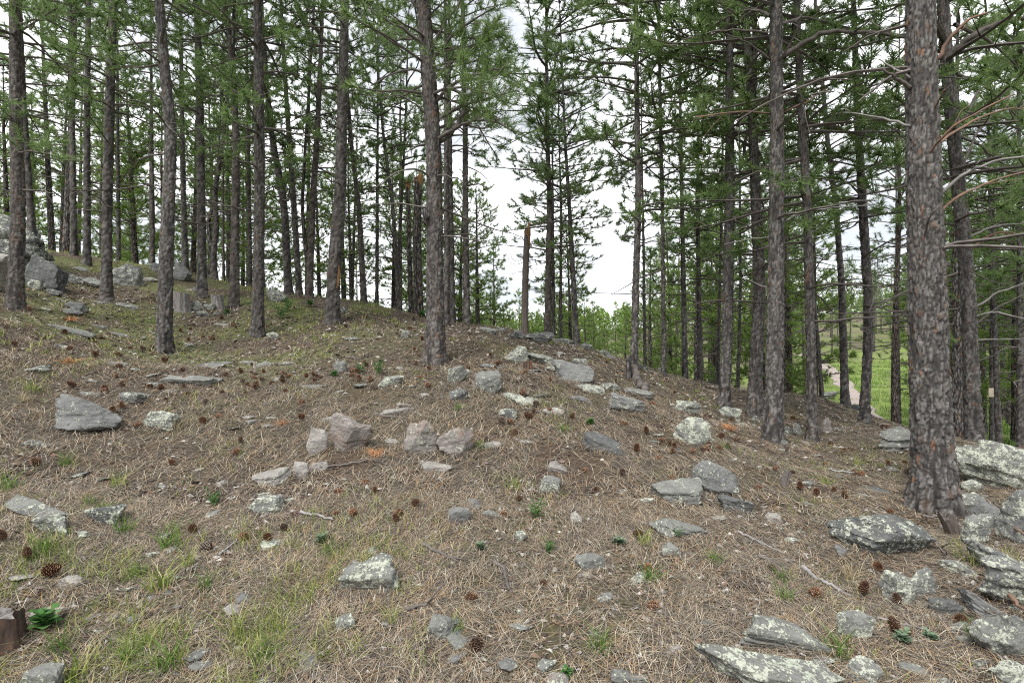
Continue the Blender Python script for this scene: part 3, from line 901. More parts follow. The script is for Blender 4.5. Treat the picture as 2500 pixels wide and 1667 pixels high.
for k, (pts, r0) in enumerate((([(40, 375), (70, 368), (110, 372), (150, 385)], 0.016), ([(42, 300), (20, 290), (-30, 280)], 0.015), ([(44, 240), (30, 250), (10, 262)], 0.012), ([(40, 60), (90, 50), (140, 20)], 0.02), ([(40, 90), (0, 70), (-40, 60)], 0.02), ([(60, 40), (75, 80), (95, 30)], 0.012))):
    br('A', pts, r0, M_TWIG, -0.6, 0.0, 80 + k, live=True, dens=1.7, twig=0.4, tsz=0.14)

# green boughs reaching over the slope on the far side of the thick trunks
for k, (key, pts, r0, dr) in enumerate((('H', [(1905, 60), (1970, 40), (2040, 60), (2110, 110)], 0.022, 0.5), ('H', [(1905, 100), (1960, 130), (2010, 160), (2040, 210)], 0.016, 0.9), ('H', [(1880, 40), (1830, 20), (1780, 40), (1730, 70)], 0.018, 0.8),
        ('M', [(2330, 60), (2400, 90), (2450, 130), (2500, 190)], 0.024, 0.6), ('M', [(2335, 180), (2390, 200), (2440, 240), (2500, 300)], 0.02, 0.9), ('M', [(2320, 40), (2270, 30), (2180, 60), (2130, 100)], 0.02, 1.2), ('M', [(2340, 330), (2400, 360), (2450, 400), (2510, 430)], 0.018, 1.3),
        ('K', [(2100, 330), (2150, 300), (2190, 320), (2225, 360)], 0.018, 0.4), ('K', [(2100, 400), (2050, 380), (2010, 400), (1975, 440)], 0.016, -0.4), ('I', [(1962, 330), (2010, 300), (2050, 310), (2090, 340)], 0.018, 0.5), ('I', [(1958, 270), (1920, 250), (1880, 280)], 0.016, 0.8), ('G', [(1780, 150), (1735, 130), (1690, 150), (1650, 200)], 0.016, 0.4), ('G', [(1782, 250), (1830, 230), (1870, 250)], 0.014, 0.6))):
    br(key, pts, r0, M_TWIG, dr, 0.0, 120 + k, live=True, dens=1.9, twig=0.6, tsz=0.15)

# swelling on the burled pine
e, d, loc = TREES['F']
bp = unproj(1046, 530, d - 0.04) - loc
def blob(seed, rad, sub=3, am=0.25):
    import bmesh
    bm = bmesh.new()
    bmesh.ops.create_icosphere(bm, subdivisions=sub, radius=1)
    v = np.array([x.co[:] for x in bm.verts]); f = np.array([[q.index for q in x.verts] for x in bm.faces])
    bm.free()
    return v * (1 + am * fbm(v * 2.2, seed, 4))[:, None] * np.array(rad), f
v, f = blob(5, (0.075, 0.085, 0.15), 4)
put('burl', mesh('burl', v, f, M_BARKF, True), Vector(bp), e)

# broken snags with split orange tops
def snag(pts, wpx, label, d, top_side=1, wood=None, group='broken snags on the crest'):
    x0, y0 = pts[0]
    X = (x0 - 1250) / FP * d
    Z = gzf(X, d)
    P = np.array([[X, d, Z]] + [unproj(x, y, d) for x, y in pts[1:]])
    loc = P[0].copy()
    e = bpy.data.objects.new('broken_snag', None)
    COL.objects.link(e)
    e.location = loc
    tag(e, label, 'dead tree', group)
    ln = float(np.sum(np.linalg.norm(np.diff(P, axis=0), axis=1)))
    r0 = wpx / 2 / FP * d
    n = 60
    s = np.concatenate([[0], np.cumsum(np.linalg.norm(np.diff(P, axis=0), axis=1))])
    hs = np.linspace(-0.3, ln, n)
    C = np.stack([np.interp(np.clip(hs, 0, None), s, P[:, k]) for k in range(3)], -1) - loc
    C[:, 2] += np.minimum(hs, 0)
    M_ = 20
    th = np.linspace(0, 2 * np.pi, M_, endpoint=False)
    rad = r0 * (1.05 - 0.22 * np.clip(hs, 0, None) / ln + 0.2 * np.exp(-np.clip(hs, 0, None) / 0.2))
    V = np.stack([C[:, None, 0] + rad[:, None] * np.cos(th), C[:, None, 1] + rad[:, None] * np.sin(th), np.broadcast_to(C[:, None, 2], (n, M_))], -1)
    V = V.reshape(-1, 3)
    V[:, :2] += (0.006 * fbm(V * 14, 3, 3))[:, None]
    i, j = np.meshgrid(np.arange(n - 1), np.arange(M_), indexing='ij')
    Q = np.stack([i * M_ + j, i * M_ + (j + 1) % M_, (i + 1) * M_ + (j + 1) % M_, (i + 1) * M_ + j], -1).reshape(-1, 4)
    put('trunk', mesh('trunk', V, Q, wood or M_SNAG, True), (0, 0, 0), e)
    # jagged splintered crown of bare wood
    rt = rad[-1]
    mb = MB()
    r = np.random.default_rng(int(x0))
    for k in range(16):
        a = k / 16 * 2 * np.pi + r.uniform(-0.1, 0.1)
        rr_ = rt * r.uniform(0.35, 0.92)
        hgt = r.uniform(0.03, 0.13) * (1.0 if wood is None else 0.6) * (1.0 + 0.8 * math.cos(a - (0 if top_side > 0 else math.pi)))
        b0 = C[-1] + np.array([math.cos(a) * rr_, math.sin(a) * rr_, -0.12])
        v, q, t3 = tube([b0, b0 + np.array([0, 0, 0.12 + hgt * 0.6]), b0 + np.array([r.normal(0, 0.01), r.normal(0, 0.01), 0.12 + hgt])], [rt * 0.42, rt * 0.34, 0.003], 5)
        mb.add(v, q, t3)
    put('splintered_top', mb.mesh('splintered_top', M_SPLIT, False), (0, 0, 0), e)
    # strip of bark torn off below the break
    a = np.linspace(-0.9, 0.5, 8)
    hv = np.linspace(0, 0.42 if wood is None else 0.2, 8)
    A_, H_ = np.meshgrid(a, hv, indexing='ij')
    wv = np.stack([C[-1][0] + (rt * 1.06) * np.cos(A_ - 0.6), C[-1][1] + (rt * 1.06) * np.sin(A_ - 0.6), C[-1][2] - H_ * (0.6 + 0.4 * np.cos(A_ * 3))], -1).reshape(-1, 3)
    i, j = np.meshgrid(np.arange(7), np.arange(7), indexing='ij')
    put('torn_patch', mesh('torn_patch', wv, np.stack([i * 8 + j, (i + 1) * 8 + j, (i + 1) * 8 + j + 1, i * 8 + j + 1], -1).reshape(-1, 4), M_SPLIT, True), (0, 0, 0), e)
    return e, d, loc
TREES['S'] = snag([(1281, 803), (1282, 700), (1287, 562)], 17, 'tall barkless snag snapped off against the open sky', 11.8, 1)
TREES['S2'] = snag([(1004, 757), (999, 600), (996, 448)], 12, 'thin snapped snag with a small orange break', 14.5, -1, M_BARKF)
TREES['S3'] = snag([(1024, 758), (1018, 600), (1021, 436)], 22, 'thick grey snag with a bright orange splintered top', 13.8, 1, M_BARKF)
for pts in ([(1280, 585), (1255, 582), (1232, 600), (1215, 615)], [(1280, 590), (1272, 575), (1262, 592)], [(1278, 630), (1262, 640), (1250, 632), (1243, 615), (1248, 598), (1262, 592)], [(1278, 640), (1258, 648), (1243, 636), (1236, 620)],
            [(1276, 664), (1262, 664), (1248, 670)], [(1290, 600), (1315, 590), (1340, 580)], [(1292, 650), (1305, 665), (1310, 690)], [(1290, 625), (1318, 628), (1335, 632)], [(1292, 655), (1312, 655), (1330, 680)]):
    br('S', pts, 0.008, M_TWIG, -0.15, -0.03, 7, knots=True)
e, d, loc = TREES['E']
# orange scar, a strip of bare wood set into the bark
sv_ = []
for k in range(9):
    for m_ in range(4):
        c_ = unproj(829 + (k - 4) * 0.8 - 2, 705 - k * 7, d)
        a = -1.15 + m_ * 0.18 * math.sin((k + 0.6) / 9 * math.pi)
        rr_ = 0.112
        cc = unproj(816 + k * 0.6, 705 - k * 7, d)
        sv_.append((cc[0] + rr_ * math.cos(a + 0.2), cc[1] + rr_ * math.sin(a + 0.2), cc[2]))
sv_ = np.array(sv_) - loc
i, j = np.meshgrid(np.arange(8), np.arange(3), indexing='ij')
put('bark_scar', mesh('bark_scar', sv_, np.stack([i * 4 + j, i * 4 + j + 1, (i + 1) * 4 + j + 1, (i + 1) * 4 + j], -1).reshape(-1, 4), M_SPLIT, True), (0, 0, 0), e)

# small pale board fixed to a pine
mb = MB()
P = unproj(2420, 958, 14.25)
hx, hy, hz = 0.07, 0.012, 0.11
cv = np.array([(sx * hx, sy * hy, sz * hz) for sx in (-1, 1) for sy in (-1, 1) for sz in (-1, 1)])
mb.add(cv, [(0, 1, 3, 2), (4, 6, 7, 5), (0, 4, 5, 1), (2, 3, 7, 6), (0, 2, 6, 4), (1, 5, 7, 3)])
bmm, t, b = mat('pale_board', 0.7)
b.inputs['Base Color'].default_value = (0.55, 0.47, 0.36, 1)
tag(put('marker_board', mb.mesh('marker_board', bmm), Vector(P)), 'small pale tan board fixed to a far grey pine trunk', 'board')

# ------------------------------------------------------------------ pines further off
def zone_of(tx, d, dn, df):
    far = 'front-row' if d < dn else ('deeper-set' if d < df else 'farthest-back')
    for lim, w_ in ((90, 'beside the huge weathered boulder'), (240, 'behind the ledge rocks'), (400, 'seen beside the bowed pine'), (520, 'above the two grey stumps'), (640, 'past the twisted double-stem pine'), (780, 'behind the V-split pine'),
                    (900, 'behind the orange-scarred pine'), (1030, 'around the orange-topped snags'), (1180, 'behind the burled pine'), (1300, 'below the tall snapped snag'), (1430, 'behind the crest rock pines'), (1560, 'under the open sky gap'), (1700, 'behind the slender crest-edge pine'),
                    (1800, 'behind the slim straight pine'), (1900, 'behind the forked pine'), (2070, 'above the gravel path'), (2290, 'past the bright meadow')):
        if tx < lim: return far, w_
    return far, 'behind the silvery dead branches'
def far_tree(x, y, H, cm, tm, H0, label, group, seed, cs=1.0):
    z = gzf(x, y)
    e = bpy.data.objects.new('pine_tree', None)
    COL.objects.link(e)
    e.location = (x, y, z)
    k = H / H0
    e.scale = (k * cs, k * cs, k)
    r = random.Random(seed)
    e.rotation_euler = (r.uniform(-0.035, 0.035), r.uniform(-0.035, 0.035), r.uniform(0, 6.28))
    tag(e, label, 'pine tree', group)
    put('trunk', tm, (0, 0, 0), e)
    put('crown', cm, (0, 0, 0), e)
    return e
GAPS = [(1192, 1292), (1432, 1532)]
placed = []
def scatter(n, x0, x1, d0, d1, h0, h1, dense, label, group, seed, mind=1.5, gaps=True, cs=1.0):
    r = random.Random(seed)
    k = tries = 0
    while k < n and tries < 4000:
        tries += 1
        d = math.exp(r.uniform(math.log(d0), math.log(d1)))
        tx = r.uniform(x0, x1)
        x = (tx - 1250) / FP * d
        H = r.uniform(h0, h1)
        top = 833.5 - (gz_smooth(x, d)[0] + H - EYE) / d * FP
        hw = 1.5 * cs * H / 12 / d * FP
        if gaps and top < 690 and any(tx + hw > a and tx - hw < b for a, b in GAPS):
            continue
        if 2065 < tx < 2240 and d < 64 and 15 < d:      # open meadow and path
            continue
        if 1975 < tx < 2110 and 12 < d < 62:
            continue
        if any((x - a) ** 2 + (d - b) ** 2 < mind ** 2 for a, b in placed):
            continue
        placed.append((x, d))
        cl = (CROWN_DENSE if dense else CROWN)
        tl = (TRUNK_DENSE if dense else TRUNK)
        far_tree(x, d, H, cl[r.randrange(len(cl))], tl[r.randrange(len(tl))], 8.0 if dense else 12.0, '%s %s %s' % (zone_of(tx, d, d0 * (d1 / d0) ** 0.33, d0 * (d1 / d0) ** 0.66)[0], label, zone_of(tx, d, 1, 1)[1]), group, seed * 100 + k, cs * r.uniform(0.85, 1.15))
        k += 1
for e_, d_, l_ in TREES.values():
    placed.append((l_[0], l_[1]))
scatter(12, -150, 1130, 15.5, 26, 9, 12.5, False, 'tall pine of the crest crowd', 'pines crowded behind the crest', 1, 1.3)
scatter(16, -150, 1130, 24, 45, 9, 13, False, 'tall distant pine', 'distant pines behind the crest', 2, 2.0)
for k, (tx, d, H) in enumerate(((1168, 17, 5.2), (1120, 19, 6.0), (1205, 20, 4.4), (1235, 26, 4.0), (1060, 17, 5.5), (1430, 22, 4.2), (1395, 17, 4.8), (1345, 21, 4.6), (960, 18, 5.5), (860, 17, 5.0), (640, 17, 6.5), (560, 18, 6.5), (470, 19, 7.0), (330, 18, 7.0), (150, 19, 7.0), (20, 17, 6.0), (250, 22, 8.0), (400, 21, 7.5), (700, 21, 6.5), (780, 19, 5.5), (90, 23, 8.0), (1010, 23, 6.5), (1480, 30, 4.6), (1525, 27, 4.8),
        (1930, 20, 8.0), (1990, 17, 7.0), (2262, 24, 9.0), (2325, 18, 8.0), (2400, 22, 9.0), (2480, 17, 8.0), (1865, 19, 8.0), (1780, 21, 8.5), (1700, 19, 7.5), (1640, 23, 7.5), (1590, 21, 6.0), (1740, 26, 9.0), (2450, 28, 10.0), (1905, 26, 9.0), (2290, 32, 10.0),
        (300, 26, 9.0), (610, 24, 8.5), (820, 25, 7.5), (1130, 25, 6.5), (1080, 21, 6.0), (50, 30, 10.0))):
    x = (tx - 1250) / FP * d
    placed.append((x, d))
    far_tree(x, d, H, CROWN_DENSE[k % 3], TRUNK_DENSE[k % 2], 8.0, '%s full bushy %s pine %s' % (zone_of(tx, d, 19, 25)[0], 'low' if H < 5 else ('mid-height' if H < 6.6 else ('high' if H < 8.6 else 'towering')), zone_of(tx, d, 1, 1)[1]), 'full bushy pines showing between the crest trunks', 7000 + k, 1.1)
scatter(10, -100, 1180, 17, 34, 4.5, 7.5, True, 'low bushy young pine', 'bushy young pines behind the crest', 3, 1.5)
scatter(24, 1560, 2600, 15, 34, 9, 12.5, False, 'tall valley-side pine', 'pines on the valley side', 4, 1.5)
scatter(6, 1900, 2600, 12.5, 20, 8, 11, False, 'mid-distance tall pine', 'pines beyond the thickest trunk', 8, 1.1)
scatter(18, 1120, 1570, 26, 50, 6, 9, True, 'bushy crest-gap pine', 'bushy pines behind the crest gap', 9, 1.6)
scatter(50, 1100, 2600, 24, 60, 5, 8, True, 'bushy yellow-green valley pine', 'bushy valley pines', 5, 1.6)
scatter(22, 1100, 2600, 55, 110, 6, 9, True, 'small skyline pine', 'far valley pines', 6, 2.5)
scatter(26, 2030, 2330, 62, 92, 9, 13, False, 'brown-hillside pine', 'far hillside pines', 7, 3.0)

# forest beyond, too far to tell one tree from the next
g = np.random.default_rng(17)
FV, FT = [], []
nf_ = 0
n_far = 900
fd = np.sqrt(g.uniform(105 ** 2, 330 ** 2, n_far))
fa = g.uniform(-0.92, 0.95, n_far)
fx = fa * fd
fz = gz(fx, fd)
for x, y, z in zip(fx, fd, fz):
    H = g.uniform(6, 11)
    n = 90
    t_ = g.random(n) ** 0.8
    rad = H * 0.21 * (1 - t_) ** 0.8 * g.uniform(0.25, 1.1, n) + 0.12
    a = g.uniform(0, 6.28, n)
    c0 = np.stack([x + rad * np.cos(a), y + rad * np.sin(a), z + H * (0.10 + 0.9 * t_)], -1)
    tri = c0[:, None, :] + g.normal(0, 0.36, (n, 3, 3))
    FV.append(tri.reshape(-1, 3))
V = np.concatenate(FV)
tag(put('far_forest', mesh('far_forest', V, np.arange(len(V)).reshape(-1, 3), M_NEEDY, False)), 'far pine forest closing the valley under the skyline', None, None, 'stuff')

# ------------------------------------------------------------------ rocks
def rock_material(name, dark, mid, lite, lichen, lc=(0.47, 0.495, 0.41), warm=None):
    m, t, b = mat(name, 0.9)
    P3 = wpos(t)
    n1 = noise(t, P3, 4.0, 6, 0.65)
    n2 = noise(t, P3, 45, 5, 0.7)
    st_ = nd(t, 'ShaderNodeMapping', Scale=(6, 6, 40))
    t.links.new(opos(t), st_.inputs['Vector'])
    n3 = noise(t, st_.outputs['Vector'], 1.0, 4, 0.6)
    c = ramp(t, n1, [(0.3, dark), (0.5, mid), (0.72, lite)])
    c = mixc(t, 0.45, c, ramp(t, n2, [(0.3, tuple(0.45 * x for x in mid)), (0.7, tuple(1.5 * x for x in mid))]))
    c = mixc(t, mathn(t, 'MULTIPLY', ramp(t, n3, [(0.35, (1, 1, 1)), (0.5, (0, 0, 0))]), 0.35), c, tuple(0.5 * x for x in dark))
    if warm:
        c = mixc(t, ramp(t, noise(t, P3, 6.5, 4, 0.6), [(0.52, (0, 0, 0)), (0.72, (0.8, 0.8, 0.8))]), c, warm)
    # lichen: crusty patches with speckled edges, heavier on some stones
    ob = orand(t)
    l1 = noise(t, P3, 15.0, 8, 0.75)
    l2 = noise(t, P3, 70.0, 4, 0.7)
    lf = mathn(t, 'ADD', mathn(t, 'ADD', l1, mathn(t, 'MULTIPLY', l2, 0.5)), mathn(t, 'MULTIPLY', ob, 0.14))
    th = 0.945 - 0.125 * lichen
    lm = ramp(t, lf, [(th, (0, 0, 0)), (th + 0.05, (1, 1, 1))])
    lcol = ramp(t, l2, [(0.3, tuple(0.6 * x for x in lc)), (0.65, lc)])
    c = mixc(t, mathn(t, 'MULTIPLY', lm, 0.85), c, lcol)
    t.links.new(c, b.inputs['Base Color'])
    bump(t, b, mathn(t, 'ADD', mathn(t, 'ADD', n2, mathn(t, 'MULTIPLY', n1, 1.5)), mathn(t, 'MULTIPLY', lm, 0.25)), 0.85, 0.02)
    return m
RM = {'l': rock_material('lichened_rock', (0.088, 0.091, 0.088), (0.168, 0.171, 0.161), (0.260, 0.260, 0.244), 1.0),
      'g': rock_material('grey_rock', (0.071, 0.074, 0.075), (0.143, 0.145, 0.143), (0.235, 0.235, 0.227), 0.6),
      'd': rock_material('dark_rock', (0.046, 0.048, 0.049), (0.092, 0.096, 0.095), (0.168, 0.168, 0.164), 0.48),
      'p': rock_material('pinkish_rock', (0.151, 0.143, 0.133), (0.269, 0.254, 0.235), (0.386, 0.368, 0.344), 0.4),
      'r': rock_material('rusty_rock', (0.101, 0.088, 0.081), (0.227, 0.206, 0.192), (0.361, 0.332, 0.311), 0.35, warm=(0.252, 0.172, 0.130))}

import bmesh
_ico = {}
def ico(sub):
    if sub not in _ico:
        bm = bmesh.new()
        bmesh.ops.create_icosphere(bm, subdivisions=sub, radius=1)
        _ico[sub] = (np.array([x.co[:] for x in bm.verts]), np.array([[q.index for q in x.verts] for x in bm.faces]))
        bm.free()
    return _ico[sub]

def rock_mesh(seed, sx, sy, sz, material, sub=4, layered=0.0, rough=1.0, slope=0.0):
    """an angular stone: a solid cut by random planes, its edges chipped"""
    r = np.random.default_rng(seed)
    v, f = ico(sub)
    n = []
    dd = []
    for ax in range(3):
        for s in (-1, 1):
            q = np.zeros(3); q[ax] = s
            q += r.normal(0, 0.30, 3)
            if ax == 2 and s == 1: q[0] += slope
            n.append(q / np.linalg.norm(q)); dd.append(r.uniform(0.45, 0.74))
    for k in range(11):
        q = r.normal(0, 1, 3)
        n.append(q / np.linalg.norm(q)); dd.append(r.uniform(0.60, 0.92))
    n = np.array(n); dd = np.array(dd)
    dots = np.clip(v @ n.T, 1e-3, None) / dd
    rad = 1.0 / (np.sum(dots ** 34, 1) ** (1 / 34))
    p = v * rad[:, None]
    big = fbm(p * 1.7 + seed, seed, 3)
    fine = fbm(p * 4.5 + seed, seed + 3, 5, 0.62)
    layered = max(layered, 0.10)
    p = p * (1 + 0.06 * big + rough * 0.062 * fine)[:, None]
    if layered:
        q = p[:, 2] * 6.5 + 0.8 * big
        step = (np.floor(q) + sstep(0.35, 0.65, q - np.floor(q)))
        sh = _h(np.floor(q).astype(np.int64), np.zeros(len(q), np.int64), np.zeros(len(q), np.int64), seed)
        p[:, :2] *= (1 + layered * (sh - 0.5))[:, None]
        p[:, 2] = p[:, 2] * 0.5 + step / 6.5 * 0.5
    p -= (p.max(0) + p.min(0)) / 2
    p /= (p.max(0) - p.min(0)) / 2
    p *= np.array([sx / 2, sy / 2, sz / 2])
    return mesh('rock', p, f, material, sub >= 5)

ROCKS = []
def rock(tx, yb, wpx, hpx, label, m='l', shape='b', group='stones strewn on the needle slope', layered=0.0, tilt=0.0, yaw=None, d=None, name='rock', cat='rock', slope=0.0, embed=0.25, deep=None, rough=1.0):
    seed = int(tx * 7 + yb * 13) % 100000
    r = random.Random(seed)
    dg = d or hit(tx, min(yb, 2200)) or 12.0
    X = (tx - 1250) / FP * dg
    if yb > 1667 and d is None:
        X = (tx - 1250) / FP * dg
    sx = wpx / FP * dg
    V = hpx / FP * dg
    z0 = gzf(X, dg)
    # apparent lean of the ground seen from the eye
    nrm = gnormal(X, dg)
    view = Vector((X, dg, z0 - EYE)).normalized()
    gsin = max(0.10, -view.dot(nrm))
    if shape == 'f':          # slab lying flat
        vis = 0.46 * V
        sy = min(max((V - vis) / gsin, 0.35 * sx), deep or 0.95 * sx)
    else:                     # upright block
        vis = 0.86 * V
        sy = min(max(0.6 * sx, (V - vis) / gsin), deep or 1.0 * sx)
    sz = vis * (1 + embed) + (0.03 if shape == 'f' else 0.02)
    Yc = dg + sy * 0.42
    Xc = X * Yc / dg
    sx = sx * Yc / dg
    zc = gzf(Xc, Yc) + vis - sz / 2
    big = wpx > 62
    if m in 'pr': rough = rough * 0.45
    me = rock_mesh(seed, sx, sy, sz, RM[m], 5 if wpx > 110 else (4 if big else 3), layered, rough, slope)
    o = put(name, me, (Xc, Yc, zc))
    q = Vector((0, 0, 1)).rotation_difference(nrm).to_matrix()
    q = Matrix.Identity(3).lerp(q, 0.8 if shape == 'f' else 0.4).normalized()
    o.rotation_euler = (q @ Matrix.Rotation(tilt, 3, 'Y') @ Matrix.Rotation(yaw if yaw is not None else r.uniform(-0.15, 0.15), 3, 'Z')).to_euler()
    tag(o, label, cat, group)
    ROCKS.append((Xc, Yc, sx / 2, sy / 2))
    return o

